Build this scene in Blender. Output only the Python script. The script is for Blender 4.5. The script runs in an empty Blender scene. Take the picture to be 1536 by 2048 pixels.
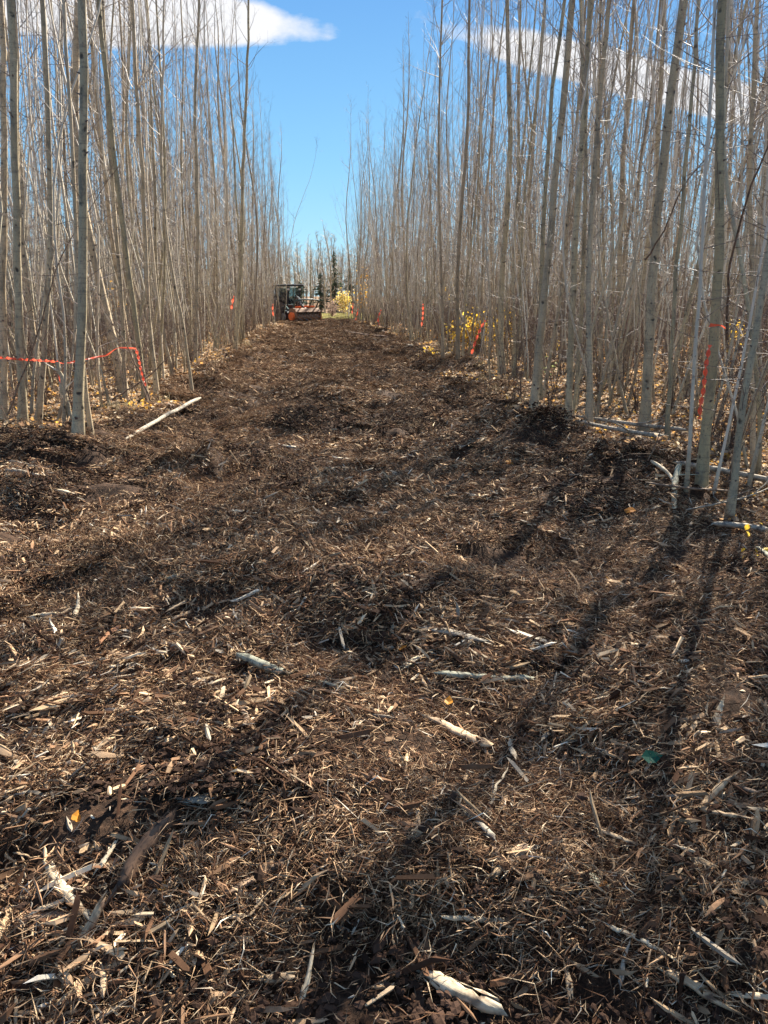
import bpy, math, random
import numpy as np
from mathutils import Vector, Matrix, Euler

random.seed(11)
RNG = np.random.default_rng(11)
R = math.radians
SC = bpy.context.scene
COL = SC.collection

# ------------------------------------------------------------------ camera, sky, sun, exposure
CAM_H = 1.6
PITCH, YAW, ROLL = R(16.3), R(4.6), 0.0
FOC = 1479.0
cam_d = bpy.data.cameras.new('camera')
cam = bpy.data.objects.new('camera', cam_d); COL.objects.link(cam)
cam_d.sensor_fit = 'VERTICAL'; cam_d.sensor_height = 36.0; cam_d.sensor_width = 27.0
cam_d.lens = FOC / 2048 * 36.0
cam_d.clip_start = 0.05; cam_d.clip_end = 3000
cam.location = (0, 0, CAM_H)
cam.rotation_euler = (math.pi/2 - PITCH, 0, -YAW)
SC.camera = cam

SUN_AZ, SUN_EL = R(32.5), R(40)
SUN_STRENGTH = 5.0
SKY_STRENGTH = 0.10
EXPOSURE = 1.9
sun_dir = Vector((math.sin(SUN_AZ)*math.cos(SUN_EL), math.cos(SUN_AZ)*math.cos(SUN_EL), math.sin(SUN_EL)))
sun_d = bpy.data.lights.new('sun', 'SUN'); sun = bpy.data.objects.new('sun', sun_d); COL.objects.link(sun)
sun_d.energy = SUN_STRENGTH; sun_d.angle = R(0.5); sun_d.color = (1.0, 0.92, 0.79)
sun.rotation_euler = sun_dir.to_track_quat('Z', 'Y').to_euler()
sun.location = (20, 30, 30)

SC.view_settings.view_transform = 'Standard'
SC.view_settings.look = 'None'
SC.view_settings.exposure = EXPOSURE
SC.view_settings.gamma = 1.0
SC.view_settings.use_curve_mapping = False
SC.render.engine = 'CYCLES'
SC.cycles.max_bounces = 5
SC.cycles.diffuse_bounces = 3
SC.cycles.glossy_bounces = 2
SC.cycles.transmission_bounces = 3

_camrot = Euler((math.pi/2 - PITCH, 0, -YAW)).to_matrix()
def ray(u, v):
    return _camrot @ Vector(((u-768)/FOC, -(v-1024)/FOC, -1.0))
def flat(u, v, z=0.0):
    d = ray(u, v); t = (z - CAM_H)/d.z
    return (d.x*t, d.y*t)
FW = Vector((math.sin(YAW), math.cos(YAW), 0)); RT = Vector((math.cos(YAW), -math.sin(YAW), 0))
def at_depth(u, v, dep):
    d = ray(u, v); t = dep/d.dot(FW)
    return Vector((0, 0, CAM_H)) + d*t
def project(x, y, z):
    p = _camrot.transposed() @ (Vector((x, y, z)) - Vector((0, 0, CAM_H)))
    if p.z > -0.1: return None
    return (768 + FOC*p.x/-p.z, 1024 - FOC*p.y/-p.z)

# ---- node helpers
def newmat(name):
    m = bpy.data.materials.new(name); m.use_nodes = True
    nt = m.node_tree; nt.nodes.clear()
    return m, nt
class NT:
    def __init__(s, nt): s.nt = nt
    def n(s, typ, **kw):
        nd = s.nt.nodes.new(typ)
        for k, v in kw.items():
            if k == 'ins':
                for a, b in v.items():
                    if isinstance(b, bpy.types.NodeSocket): s.nt.links.new(b, nd.inputs[a])
                    else: nd.inputs[a].default_value = b
            else: setattr(nd, k, v)
        return nd
    def math(s, op, a, b=0.0, c=0.0, clamp=False):
        nd = s.nt.nodes.new('ShaderNodeMath'); nd.operation = op; nd.use_clamp = clamp
        for i, x in enumerate((a, b, c)):
            if isinstance(x, bpy.types.NodeSocket): s.nt.links.new(x, nd.inputs[i])
            else: nd.inputs[i].default_value = x
        return nd.outputs[0]
    def mix(s, fac, a, b, blend='MIX'):
        nd = s.nt.nodes.new('ShaderNodeMixRGB'); nd.blend_type = blend
        for i, x in enumerate((fac, a, b)):
            if isinstance(x, bpy.types.NodeSocket): s.nt.links.new(x, nd.inputs[i])
            else: nd.inputs[i].default_value = x if i == 0 else ((*x, 1) if len(x) == 3 else x)
        return nd.outputs[0]
    def ramp(s, fac, stops, interp='LINEAR'):
        nd = s.nt.nodes.new('ShaderNodeValToRGB'); cr = nd.color_ramp; cr.interpolation = interp
        while len(cr.elements) < len(stops): cr.elements.new(0.5)
        for e, (p, c) in zip(cr.elements, stops):
            e.position = p; e.color = (*c, 1) if len(c) == 3 else c
        s.nt.links.new(fac, nd.inputs[0]); return nd.outputs[0]

# ---- world: Nishita sky with two drifting clouds fixed in world directions
w = bpy.data.worlds.new('World'); SC.world = w; w.use_nodes = True
nt = w.node_tree; nt.nodes.clear(); T = NT(nt)
sky = T.n('ShaderNodeTexSky', sky_type='NISHITA', sun_disc=False, sun_elevation=SUN_EL, sun_rotation=SUN_AZ,
          altitude=200.0, air_density=1.0, dust_density=0.1, ozone_density=2.0)
tc = T.n('ShaderNodeTexCoord')
sx = T.n('ShaderNodeSeparateXYZ', ins={0: tc.outputs['Generated']})
ay = T.math('MAXIMUM', T.math('ABSOLUTE', sx.outputs[1]), 0.05)
gu = T.math('DIVIDE', sx.outputs[0], ay); gw = T.math('DIVIDE', sx.outputs[2], ay)
comb = T.n('ShaderNodeCombineXYZ', ins={0: gu, 1: T.math('MULTIPLY', gw, 1.9), 2: 0.0}).outputs[0]
n1 = T.n('ShaderNodeTexNoise', ins={'Vector': comb, 'Scale': 4.5, 'Detail': 7.0, 'Roughness': 0.55}).outputs[0]
n2 = T.n('ShaderNodeTexNoise', ins={'Vector': comb, 'Scale': 14.0, 'Detail': 5.0, 'Roughness': 0.6}).outputs[0]
def dir_uw(u, v):
    d = ray(u, v); return d.x/d.y, d.z/d.y
def cloud(c, hx, hy, tilt, soft):
    cu, cw = dir_uw(*c)
    du = T.math('SUBTRACT', gu, cu); dw = T.math('SUBTRACT', gw, cw)
    ct, st = math.cos(tilt), math.sin(tilt)
    a = T.math('ADD', T.math('MULTIPLY', du, ct/hx), T.math('MULTIPLY', dw, st/hx))
    b = T.math('ADD', T.math('MULTIPLY', du, -st/hy), T.math('MULTIPLY', dw, ct/hy))
    r = T.math('SQRT', T.math('ADD', T.math('POWER', T.math('ABSOLUTE', a), 2.0), T.math('POWER', T.math('ABSOLUTE', b), 2.0)))
    f = T.math('SUBTRACT', 1.0, r)
    f = T.math('ADD', f, T.math('MULTIPLY', T.math('SUBTRACT', n1, 0.5), 1.0))
    f = T.math('ADD', f, T.math('MULTIPLY', T.math('SUBTRACT', n2, 0.5), 0.35))
    return T.math('SMOOTH_MIN', T.math('MAXIMUM', T.math('DIVIDE', f, soft), 0.0), 1.0, 0.25)
c1 = cloud((275, 30), 0.225, 0.034, R(-2), 0.2)
c2 = cloud((1345, 172), 0.32, 0.026, R(-11), 0.2)
c3 = cloud((700, 1900-2600), 0.9, 0.10, R(4), 0.6)
# scattered cloud added above the view as neutral fill light
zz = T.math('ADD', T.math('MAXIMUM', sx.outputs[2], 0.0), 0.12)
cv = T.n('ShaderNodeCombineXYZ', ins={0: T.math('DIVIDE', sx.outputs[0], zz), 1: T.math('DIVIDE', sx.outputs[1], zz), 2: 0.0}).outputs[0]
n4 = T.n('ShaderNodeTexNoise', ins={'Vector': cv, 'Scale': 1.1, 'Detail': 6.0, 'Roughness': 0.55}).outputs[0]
fill_cl = T.math('MULTIPLY', T.ramp(n4, [(0.50, (0, 0, 0)), (0.63, (1, 1, 1))]), T.ramp(sx.outputs[2], [(0.36, (0, 0, 0)), (0.46, (1, 1, 1))]))
cm = T.math('MINIMUM', T.math('ADD', T.math('ADD', T.math('MULTIPLY', T.math('ADD', c1, c2), 0.97), T.math('MULTIPLY', c3, 0.0)), T.math('MULTIPLY', fill_cl, .95)), 1.0)
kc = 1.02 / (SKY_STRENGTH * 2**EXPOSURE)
el = T.math('ARCSINE', sx.outputs[2])
ks = 1.0 / (SKY_STRENGTH * 2**EXPOSURE)
blue = T.ramp(T.math('DIVIDE', el, 1.5708, clamp=True), [(0.0, (0.34*ks, 0.70*ks, 0.90*ks)), (0.10, (0.21*ks, 0.55*ks, 0.88*ks)), (0.24, (0.10*ks, 0.33*ks, 0.76*ks)), (0.6, (0.09*ks, 0.28*ks, 0.66*ks))])
skyc = T.mix(0.92, sky.outputs[0], blue)
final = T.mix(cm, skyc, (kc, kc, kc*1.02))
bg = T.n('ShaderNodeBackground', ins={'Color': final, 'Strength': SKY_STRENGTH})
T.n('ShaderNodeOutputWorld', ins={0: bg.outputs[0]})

# ------------------------------------------------------------------ generic helpers
def tag(o, label=None, cat=None, group=None, kind=None):
    if label: o['label'] = label
    if cat: o['category'] = cat
    if group: o['group'] = group
    if kind: o['kind'] = kind
    return o

class Buf:
    def __init__(s): s.v = []; s.f = []; s.a = []; s.c = []; s.n = 0
    def add(s, v, f, a=None, c=None):
        v = np.asarray(v, float); f = np.asarray(f, int)
        s.v.append(v)
        s.f.extend((f + s.n).tolist())
        s.a.append(np.full(len(v), 0.0) if a is None else np.broadcast_to(np.asarray(a, float), (len(v),)))
        s.c.append(np.ones((len(v), 3)) if c is None else np.broadcast_to(np.asarray(c, float), (len(v), 3)))
        s.n += len(v)
    def merge(s, o):
        s.v += o.v; s.a += o.a; s.c += o.c
        s.f.extend([[i + s.n for i in q] for q in o.f]); s.n += o.n
    def mesh(s, name, mat, smooth=True, attr=None, col=False):
        me = bpy.data.meshes.new(name)
        V = np.concatenate(s.v) if s.v else np.zeros((0, 3))
        me.from_pydata(V.tolist(), [], s.f)
        if attr:
            at = me.attributes.new(attr, 'FLOAT', 'POINT'); at.data.foreach_set('value', np.concatenate(s.a).astype(np.float32))
        if col:
            C = np.concatenate(s.c); C4 = np.concatenate([C, np.ones((len(C), 1))], 1)
            at = me.attributes.new('Col', 'FLOAT_COLOR', 'POINT'); at.data.foreach_set('color', C4.astype(np.float32).ravel())
        me.polygons.foreach_set('use_smooth', [smooth]*len(me.polygons))
        for m in (mat if isinstance(mat, (list, tuple)) else [mat]): me.materials.append(m)
        me.update()
        return me

def link(name, me, parent=None, loc=(0, 0, 0), rot=(0, 0, 0)):
    o = bpy.data.objects.new(name, me); COL.objects.link(o)
    o.location = loc; o.rotation_euler = rot
    if parent: o.parent = parent
    return o
def empty(name, loc=(0, 0, 0), rot=(0, 0, 0), sc=1.0):
    o = bpy.data.objects.new(name, None); COL.objects.link(o); o.empty_display_size = 0.2
    o.location = loc; o.rotation_euler = rot; o.scale = (sc, sc, sc)
    return o

def tube(P, rad, sides=6, cap=True):
    P = np.asarray(P, float); rad = np.asarray(rad, float); n = len(P)
    Tn = np.gradient(P, axis=0); Tn /= np.linalg.norm(Tn, axis=1)[:, None] + 1e-12
    ax = P[-1]-P[0]; ref = np.array([1.0, 0.13, 0.07]) if abs(ax[0]) < 0.8*np.linalg.norm(ax) else np.array([0.1, 1.0, 0.2])
    U = np.cross(Tn, ref); U /= np.linalg.norm(U, axis=1)[:, None] + 1e-12
    W = np.cross(Tn, U)
    th = np.arange(sides)/sides*2*math.pi
    ring = U[:, None, :]*np.cos(th)[None, :, None] + W[:, None, :]*np.sin(th)[None, :, None]
    rr_ = rad if rad.ndim > 1 else np.repeat(rad[:, None], sides, 1)
    V = (P[:, None, :] + ring*rr_[..., None]).reshape(-1, 3)
    i = np.arange(n-1)[:, None]*sides; j = np.arange(sides)[None, :]; k = (j+1) % sides
    F = np.stack([i+j, i+k, i+sides+k, i+sides+j], -1).reshape(-1, 4)
    # orientation outward
    A = np.repeat(rad if rad.ndim == 1 else rad.mean(1), sides)
    return V, F, A

def _hash(ix, iy, seed):
    h = (ix.astype(np.int64)*374761393 + iy.astype(np.int64)*668265263 + seed*1274126177) & 0xffffffff
    h = ((h ^ (h >> 13))*1103515245 + 12345) & 0xffffffff
    h = (h ^ (h >> 16)) & 0xffff
    return h/65535.0
def vnoise(x, y, scale, seed=0):
    x = np.asarray(x, float)*scale + 37.7*seed; y = np.asarray(y, float)*scale - 11.3*seed
    xi = np.floor(x); yi = np.floor(y); fx = x-xi; fy = y-yi
    fx = fx*fx*fx*(fx*(fx*6-15)+10); fy = fy*fy*fy*(fy*(fy*6-15)+10)
    a = _hash(xi, yi, seed); b = _hash(xi+1, yi, seed); c = _hash(xi, yi+1, seed); d = _hash(xi+1, yi+1, seed)
    return (a*(1-fx)+b*fx)*(1-fy) + (c*(1-fx)+d*fx)*fy - 0.5

# ------------------------------------------------------------------ layout of the cut line
YE = [0, 5, 10, 20, 30, 40, 52, 60]
def xr(y): return np.interp(y, YE, [2.9, 2.95, 2.75, 3.3, 2.95, 2.4, 1.75, 1.6])
def xl(y): return np.interp(y, YE, [-2.6, -2.6, -2.45, -2.45, -2.65, -2.4, -2.45, -3.2])
def s_left(x, y):
    return np.minimum(xl(y) - x, (y - 7.75))
def s_right(x, y):
    return np.minimum(x - xr(y), y - 4.5)
def s_forest(x, y):      # > 0 inside the uncut stand
    x = np.asarray(x, float); y = np.asarray(y, float)
    s = np.maximum(s_left(x, y), s_right(x, y))
    s = s + 0.5*vnoise(x, y, 1.1, 3)
    for (u, v), r in (((1085, 885), .55), ((1245, 950), .6), ((1165, 905), .4), ((1340, 1000), .45), ((980, 790), .6), ((880, 735), .7), ((60, 925), .7), ((200, 905), .6), ((400, 800), .4)):
        cx, cy = flat(u, v); s = s - 1.3*np.exp(-((x-cx)**2 + (y-cy)**2)/r**2)
    return s
MOUNDS = [(flat(1080, 890), 0.36, 0.16), (flat(1245, 960), 0.36, 0.16), (flat(1165, 925), 0.2, 0.03), (flat(1370, 1010), 0.35, 0.10),
          (flat(60, 925), 0.6, 0.14), (flat(200, 905), 0.55, 0.12), (flat(390, 945), 0.45, 0.14), (flat(110, 990), 0.4, 0.10),
          (flat(300, 985), 0.35, 0.08), (flat(520, 920), 0.5, 0.05), (flat(480, 1000), 0.4, 0.05),
          (flat(650, 1260), 0.30, 0.10), (flat(500, 1190), 0.40, 0.07), (flat(1180, 1420), 0.35, 0.07), (flat(850, 1150), 0.45, 0.05),
          (flat(300, 1130), 0.4, 0.06), (flat(980, 790), 0.6, 0.12), (flat(880, 735), 0.8, 0.14), (flat(430, 790), 0.6, 0.10),
          (flat(470, 730), 0.7, 0.12), (flat(520, 690), 0.8, 0.12), (flat(760, 700), 1.0, 0.05)]
PITS = [(flat(1215, 965), 0.22, 0.14), (flat(1100, 915), 0.2, 0.10), (flat(60, 1050), 0.5, 0.07), (flat(430, 1270), 0.35, 0.06),
        (flat(1100, 1500), 0.3, 0.05), (flat(880, 1950), 0.18, 0.05)]
def height(x, y):
    x = np.asarray(x, float); y = np.asarray(y, float)
    near = 1/(1+np.exp((y-60)/8.0))
    h = 0.24*vnoise(x*0.4, y, 0.9, 13)*(1/(1+np.exp(s_forest(x, y)/0.3))) + 0.12*vnoise(x, y, 0.35, 1) + 0.09*vnoise(x, y, 1.1, 2)
    s = s_forest(x, y); m = 1/(1+np.exp(s/0.15))
    h += m*(0.115*vnoise(x, y, 2.3, 4) + 0.075*vnoise(x, y, 5.0, 5) + 0.035*vnoise(x, y, 11.0, 6) + 0.012*vnoise(x, y, 25.0, 7))
    h += (1-m)*(0.03*vnoise(x, y, 3.0, 8) + 0.06)
    h += np.exp(-((s+0.15)/0.38)**2)*(0.05 + 0.14*np.maximum(vnoise(x, y, 0.9, 9)+0.2, 0))*(y > 4)
    # faint ruts along the drive line
    h -= m*0.03*(np.exp(-((x+1.0)/0.3)**2) + np.exp(-((x-0.9)/0.3)**2))
    for (cx, cy), r, a in MOUNDS: h = h + 1.5*a*np.exp(-((x-cx)**2 + (y-cy)**2)/r**2)*(1+1.0*vnoise(x, y, 5, 12))
    for (cx, cy), r, a in PITS: h = h - 1.4*a*np.exp(-((x-cx)**2 + (y-cy)**2)/r**2)
    return h*near + (1-near)*0.0
def hz(x, y): return float(height(np.array([x]), np.array([y]))[0])
def ground_at(u, v):
    z = 0.0
    for _ in range(6):
        x, y = flat(u, v, z); z = 0.5*z + 0.5*hz(x, y)
    return Vector((x, y, hz(x, y)))

# ------------------------------------------------------------------ materials
def principled(name, col, rough=0.6, metal=0.0, bump=0.0, bscale=40.0, var=0.0, spec=0.5):
    m, nt = newmat(name); T = NT(nt)
    b = T.n('ShaderNodeBsdfPrincipled', ins={'Roughness': rough, 'Metallic': metal, 'Specular IOR Level': spec})
    tc = T.n('ShaderNodeTexCoord')
    no = T.n('ShaderNodeTexNoise', ins={'Vector': tc.outputs['Object'], 'Scale': bscale*0.3, 'Detail': 5.0, 'Roughness': 0.6}).outputs[0]
    c = T.mix(no, tuple(x*(1-var) for x in col), tuple(min(1, x*(1+var)) for x in col))
    nt.links.new(c, b.inputs['Base Color'])
    if bump:
        n2 = T.n('ShaderNodeTexNoise', ins={'Vector': tc.outputs['Object'], 'Scale': bscale, 'Detail': 4.0}).outputs[0]
        bp = T.n('ShaderNodeBump', ins={'Strength': bump, 'Distance': 0.01, 'Height': n2}); nt.links.new(bp.outputs[0], b.inputs['Normal'])
    T.n('ShaderNodeOutputMaterial', ins={0: b.outputs[0]})
    return m

def bark_mat():
    m, nt = newmat('aspen_bark'); T = NT(nt)
    tc = T.n('ShaderNodeTexCoord'); oi = T.n('ShaderNodeObjectInfo')
    at = T.n('ShaderNodeAttribute', attribute_name='rad')
    off = T.n('ShaderNodeVectorMath', operation='SCALE', ins={0: (7.3, 3.1, 11.7), 'Scale': oi.outputs['Random']})
    p = T.n('ShaderNodeVectorMath', operation='ADD', ins={0: tc.outputs['Object'], 1: off.outputs[0]}).outputs[0]
    def sc(v): return T.n('ShaderNodeVectorMath', operation='MULTIPLY', ins={0: p, 1: v}).outputs[0]
    lo = T.n('ShaderNodeTexNoise', ins={'Vector': sc((2, 2, 1.2)), 'Scale': 1.0, 'Detail': 5.0, 'Roughness': 0.6}).outputs[0]
    base = T.mix(lo, (0.15, 0.125, 0.08), (0.68, 0.58, 0.42))
    tint = T.ramp(oi.outputs['Random'], [(0.0, (0.78, 0.76, 0.62)), (0.25, (1.0, 0.97, 0.86)), (0.5, (0.86, 0.84, 0.80)), (0.75, (1.12, 1.02, 0.92)), (1.0, (0.62, 0.58, 0.54))])
    base = T.mix(1.0, base, tint, 'MULTIPLY')
    mo = T.n('ShaderNodeTexNoise', ins={'Vector': sc((11, 11, 4.5)), 'Scale': 1.0, 'Detail': 5.0, 'Roughness': 0.7}).outputs[0]
    base = T.mix(T.ramp(mo, [(0.50, (0, 0, 0)), (0.66, (0.75, 0.75, 0.75))]), base, (0.13, 0.115, 0.085))
    fl = T.n('ShaderNodeTexNoise', ins={'Vector': sc((70, 70, 40)), 'Scale': 1.0, 'Detail': 3.0}).outputs[0]
    base = T.mix(T.ramp(fl, [(0.58, (0, 0, 0)), (0.70, (0.6, 0.6, 0.6))]), base, (0.07, 0.06, 0.05))
    # horizontal lenticels
    le = T.n('ShaderNodeTexVoronoi', ins={'Vector': sc((22, 22, 75)), 'Scale': 1.0}).outputs['Distance']
    lm = T.math('LESS_THAN', le, 0.2)
    base = T.mix(T.math('MULTIPLY', lm, 0.35), base, (0.06, 0.05, 0.04))
    ri = T.n('ShaderNodeTexNoise', ins={'Vector': sc((3, 3, 60)), 'Scale': 1.0, 'Detail': 3.0}).outputs[0]
    base = T.mix(T.math('MULTIPLY', T.math('GREATER_THAN', ri, 0.60), 0.35), base, (0.10, 0.085, 0.07))
    # dark knots / old branch scars
    kn = T.n('ShaderNodeTexVoronoi', ins={'Vector': T.n('ShaderNodeVectorMath', operation='ADD', ins={0: sc((8, 8, 6.5)), 1: T.n('ShaderNodeVectorMath', operation='SCALE', ins={0: T.n('ShaderNodeTexNoise', ins={'Vector': sc((20, 20, 20)), 'Scale': 1.0}).outputs['Color'], 'Scale': 0.5}).outputs[0]}).outputs[0], 'Scale': 1.0}).outputs['Distance']
    km = T.ramp(kn, [(0.0, (1, 1, 1)), (0.09, (0.85, 0.85, 0.85)), (0.2, (0, 0, 0))])
    base = T.mix(km, base, (0.018, 0.015, 0.013))
    pale = T.ramp(at.outputs['Fac'], [(0.0, (0, 0, 0)), (0.35, (0.5, 0.5, 0.5)), (1.0, (1, 1, 1))])
    rs = T.math('DIVIDE', at.outputs['Fac'], 0.02, clamp=True)
    thin = T.ramp(rs, [(0.0, (0.10, 0.075, 0.068)), (0.13, (0.19, 0.145, 0.125)), (0.30, (0.48, 0.42, 0.35)), (0.6, (0.66, 0.59, 0.48)), (1.0, (0.56, 0.50, 0.38))])
    k2 = T.ramp(rs, [(0.45, (0, 0, 0)), (0.95, (1, 1, 1))])
    thin2 = T.mix(T.math('MULTIPLY', km, 0.5), thin, (0.04, 0.03, 0.03))
    col = T.mix(k2, thin2, base)
    bp = T.n('ShaderNodeBump', ins={'Strength': 0.5, 'Distance': 0.006, 'Height': T.math('SUBTRACT', lo, T.math('ADD', km, T.math('MULTIPLY', lm, 0.4)))})
    b = T.n('ShaderNodeBsdfPrincipled', ins={'Base Color': col, 'Roughness': 0.62, 'Specular IOR Level': 0.35, 'Normal': bp.outputs[0]})
    T.n('ShaderNodeOutputMaterial', ins={0: b.outputs[0]})
    return m
BARK = bark_mat()

def vcol_mat(name, rough=0.75, var=0.35, transl=0.0, scale=60.0, spec=0.25):
    m, nt = newmat(name); T = NT(nt)
    at = T.n('ShaderNodeAttribute', attribute_name='Col'); tc = T.n('ShaderNodeTexCoord'); oi = T.n('ShaderNodeObjectInfo')
    no = T.n('ShaderNodeTexNoise', ins={'Vector': tc.outputs['Object'], 'Scale': scale, 'Detail': 4.0, 'Roughness': 0.7}).outputs[0]
    k = T.math('ADD', T.math('MULTIPLY', T.math('SUBTRACT', no, 0.5), 2.4*var), 1.0)
    k = T.math('MULTIPLY', k, T.math('ADD', T.math('MULTIPLY', oi.outputs['Random'], 0.35), 0.82))
    cc = T.n('ShaderNodeVectorMath', operation='SCALE', ins={0: at.outputs['Color'], 'Scale': k}).outputs[0]
    b = T.n('ShaderNodeBsdfPrincipled', ins={'Base Color': cc, 'Roughness': rough, 'Specular IOR Level': spec})
    out = b.outputs[0]
    if transl:
        tr = T.n('ShaderNodeBsdfTranslucent', ins={'Color': cc})
        out = T.n('ShaderNodeMixShader', ins={0: transl, 1: b.outputs[0], 2: tr.outputs[0]}).outputs[0]
    T.n('ShaderNodeOutputMaterial', ins={0: out})
    return m
CHIP = vcol_mat('shredded_wood', 0.9, 0.4, spec=0.08)
LEAF = vcol_mat('autumn_leaf', 0.55, 0.25, 0.55, 30.0)
GRASS = vcol_mat('dry_grass', 0.7, 0.2, 0.3, 10.0)
NEEDLE = vcol_mat('spruce_needle', 0.7, 0.3, 0.1, 8.0)

def ground_mat():
    m, nt = newmat('forest_soil'); T = NT(nt)
    at = T.n('ShaderNodeAttribute', attribute_name='mulch'); tc = T.n('ShaderNodeTexCoord')
    P = tc.outputs['Object']
    no = T.n('ShaderNodeTexNoise', ins={'Vector': P, 'Scale': 2.2, 'Detail': 10.0, 'Roughness': 0.7}).outputs[0]
    fi = T.n('ShaderNodeTexNoise', ins={'Vector': P, 'Scale': 34.0, 'Detail': 8.0, 'Roughness': 0.75}).outputs[0]
    pz = T.n('ShaderNodeTexNoise', ins={'Vector': P, 'Scale': 0.6, 'Detail': 3.0}).outputs[0]
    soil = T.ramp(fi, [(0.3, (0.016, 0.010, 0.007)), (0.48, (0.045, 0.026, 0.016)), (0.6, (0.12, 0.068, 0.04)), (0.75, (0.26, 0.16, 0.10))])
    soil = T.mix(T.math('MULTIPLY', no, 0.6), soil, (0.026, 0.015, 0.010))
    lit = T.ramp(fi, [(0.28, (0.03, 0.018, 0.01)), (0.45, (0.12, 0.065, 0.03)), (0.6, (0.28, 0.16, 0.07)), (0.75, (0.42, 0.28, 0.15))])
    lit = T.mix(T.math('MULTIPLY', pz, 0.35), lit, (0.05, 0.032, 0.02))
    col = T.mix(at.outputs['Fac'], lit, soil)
    hh = T.math('ADD', fi, T.math('MULTIPLY', no, 2.0))
    bp = T.n('ShaderNodeBump', ins={'Strength': 0.9, 'Distance': 0.02, 'Height': hh})
    b = T.n('ShaderNodeBsdfPrincipled', ins={'Base Color': col, 'Roughness': 0.9, 'Specular IOR Level': 0.15, 'Normal': bp.outputs[0]})
    T.n('ShaderNodeOutputMaterial', ins={0: b.outputs[0]})
    return m

# ------------------------------------------------------------------ ground sheet
def axis_vals(core0, core1, step, far0, far1, grow=1.06):
    a = list(np.arange(core0, core1, step)); s = step; x = a[-1]
    while x < far1: s *= grow; x += s; a.append(x)
    s = step; x = a[0]; b = []
    while x > far0: s *= grow; x -= s; b.append(x)
    return np.array(b[::-1] + a)
gx = axis_vals(-4.2, 4.6, 0.04, -900, 900)
gy = axis_vals(0.6, 9.5, 0.04, -300, 1800, 1.04)
X, Y = np.meshgrid(gx, gy); Z = height(X, Y)
nx, ny = len(gx), len(gy)
me = bpy.data.meshes.new('ground')
V = np.stack([X, Y, Z], -1).reshape(-1, 3)
I = (np.arange(ny-1)[:, None]*nx + np.arange(nx-1)[None, :]).ravel()
F = np.stack([I, I+1, I+nx+1, I+nx], -1)
me.vertices.add(len(V)); me.vertices.foreach_set('co', V.astype(np.float32).ravel())
me.loops.add(F.size); me.loops.foreach_set('vertex_index', F.ravel().astype(np.int32))
me.polygons.add(len(F)); me.polygons.foreach_set('loop_start', (np.arange(len(F))*4).astype(np.int32)); me.polygons.foreach_set('loop_total', np.full(len(F), 4, np.int32))
me.polygons.foreach_set('use_smooth', np.ones(len(F), bool))
me.update(); me.validate()
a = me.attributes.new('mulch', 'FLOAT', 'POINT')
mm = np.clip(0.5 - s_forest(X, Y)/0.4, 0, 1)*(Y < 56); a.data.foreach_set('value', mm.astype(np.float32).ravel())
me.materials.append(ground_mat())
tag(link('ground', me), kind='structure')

# ------------------------------------------------------------------ scattering with geometry nodes
def euler_from(nrm, spin, extra=None):
    """XYZ eulers for frames whose z is nrm, turned by spin."""
    z = nrm/np.linalg.norm(nrm, axis=1)[:, None]
    a = np.stack([np.cos(spin), np.sin(spin), np.zeros_like(spin)], 1)
    x = a - (a*z).sum(1)[:, None]*z; x /= np.linalg.norm(x, axis=1)[:, None]
    y = np.cross(z, x)
    # columns x,y,z ; R = Rz Ry Rx
    ry = np.arcsin(np.clip(-x[:, 2], -1, 1)); rz = np.arctan2(x[:, 1], x[:, 0]); rx = np.arctan2(y[:, 2], z[:, 2])
    return np.stack([rx, ry, rz], 1)
def normals(x, y, e=0.07):
    gxx = (height(x+e, y)-height(x-e, y))/(2*e); gyy = (height(x, y+e)-height(x, y-e))/(2*e)
    return np.stack([-gxx, -gyy, np.ones_like(gxx)], 1)
def scatter(name, P, rot, scl, idx, meshes):
    coll = bpy.data.collections.new(name + '_models')
    for i, me in enumerate(meshes):
        coll.objects.link(bpy.data.objects.new('%s_model_%03d' % (name, i), me))
    me = bpy.data.meshes.new(name); me.from_pydata(P.tolist(), [], [])
    at = me.attributes.new('rot', 'FLOAT_VECTOR', 'POINT'); at.data.foreach_set('vector', rot.astype(np.float32).ravel())
    at = me.attributes.new('scl', 'FLOAT', 'POINT'); at.data.foreach_set('value', scl.astype(np.float32))
    at = me.attributes.new('idx', 'INT', 'POINT'); at.data.foreach_set('value', idx.astype(np.int32))
    o = link(name, me)
    g = bpy.data.node_groups.new(name + '_nodes', 'GeometryNodeTree')
    g.interface.new_socket('Geometry', in_out='INPUT', socket_type='NodeSocketGeometry')
    g.interface.new_socket('Geometry', in_out='OUTPUT', socket_type='NodeSocketGeometry')
    N = g.nodes; L = g.links
    gi = N.new('NodeGroupInput'); go = N.new('NodeGroupOutput')
    ci = N.new('GeometryNodeCollectionInfo'); ci.inputs[0].default_value = coll; ci.inputs['Separate Children'].default_value = True; ci.inputs['Reset Children'].default_value = True
    ip = N.new('GeometryNodeInstanceOnPoints'); ip.inputs['Pick Instance'].default_value = True
    def na(nm, dt):
        q = N.new('GeometryNodeInputNamedAttribute'); q.data_type = dt; q.inputs['Name'].default_value = nm; return q.outputs['Attribute']
    L.new(gi.outputs[0], ip.inputs['Points']); L.new(ci.outputs[0], ip.inputs['Instance'])
    L.new(na('idx', 'INT'), ip.inputs['Instance Index'])
    er = N.new('FunctionNodeEulerToRotation'); L.new(na('rot', 'FLOAT_VECTOR'), er.inputs[0]); L.new(er.outputs[0], ip.inputs['Rotation'])
    L.new(na('scl', 'FLOAT'), ip.inputs['Scale'])
    L.new(ip.outputs[0], go.inputs[0])
    md = o.modifiers.new('scatter', 'NODES'); md.node_group = g
    tag(o, kind='stuff')
    return o

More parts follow.
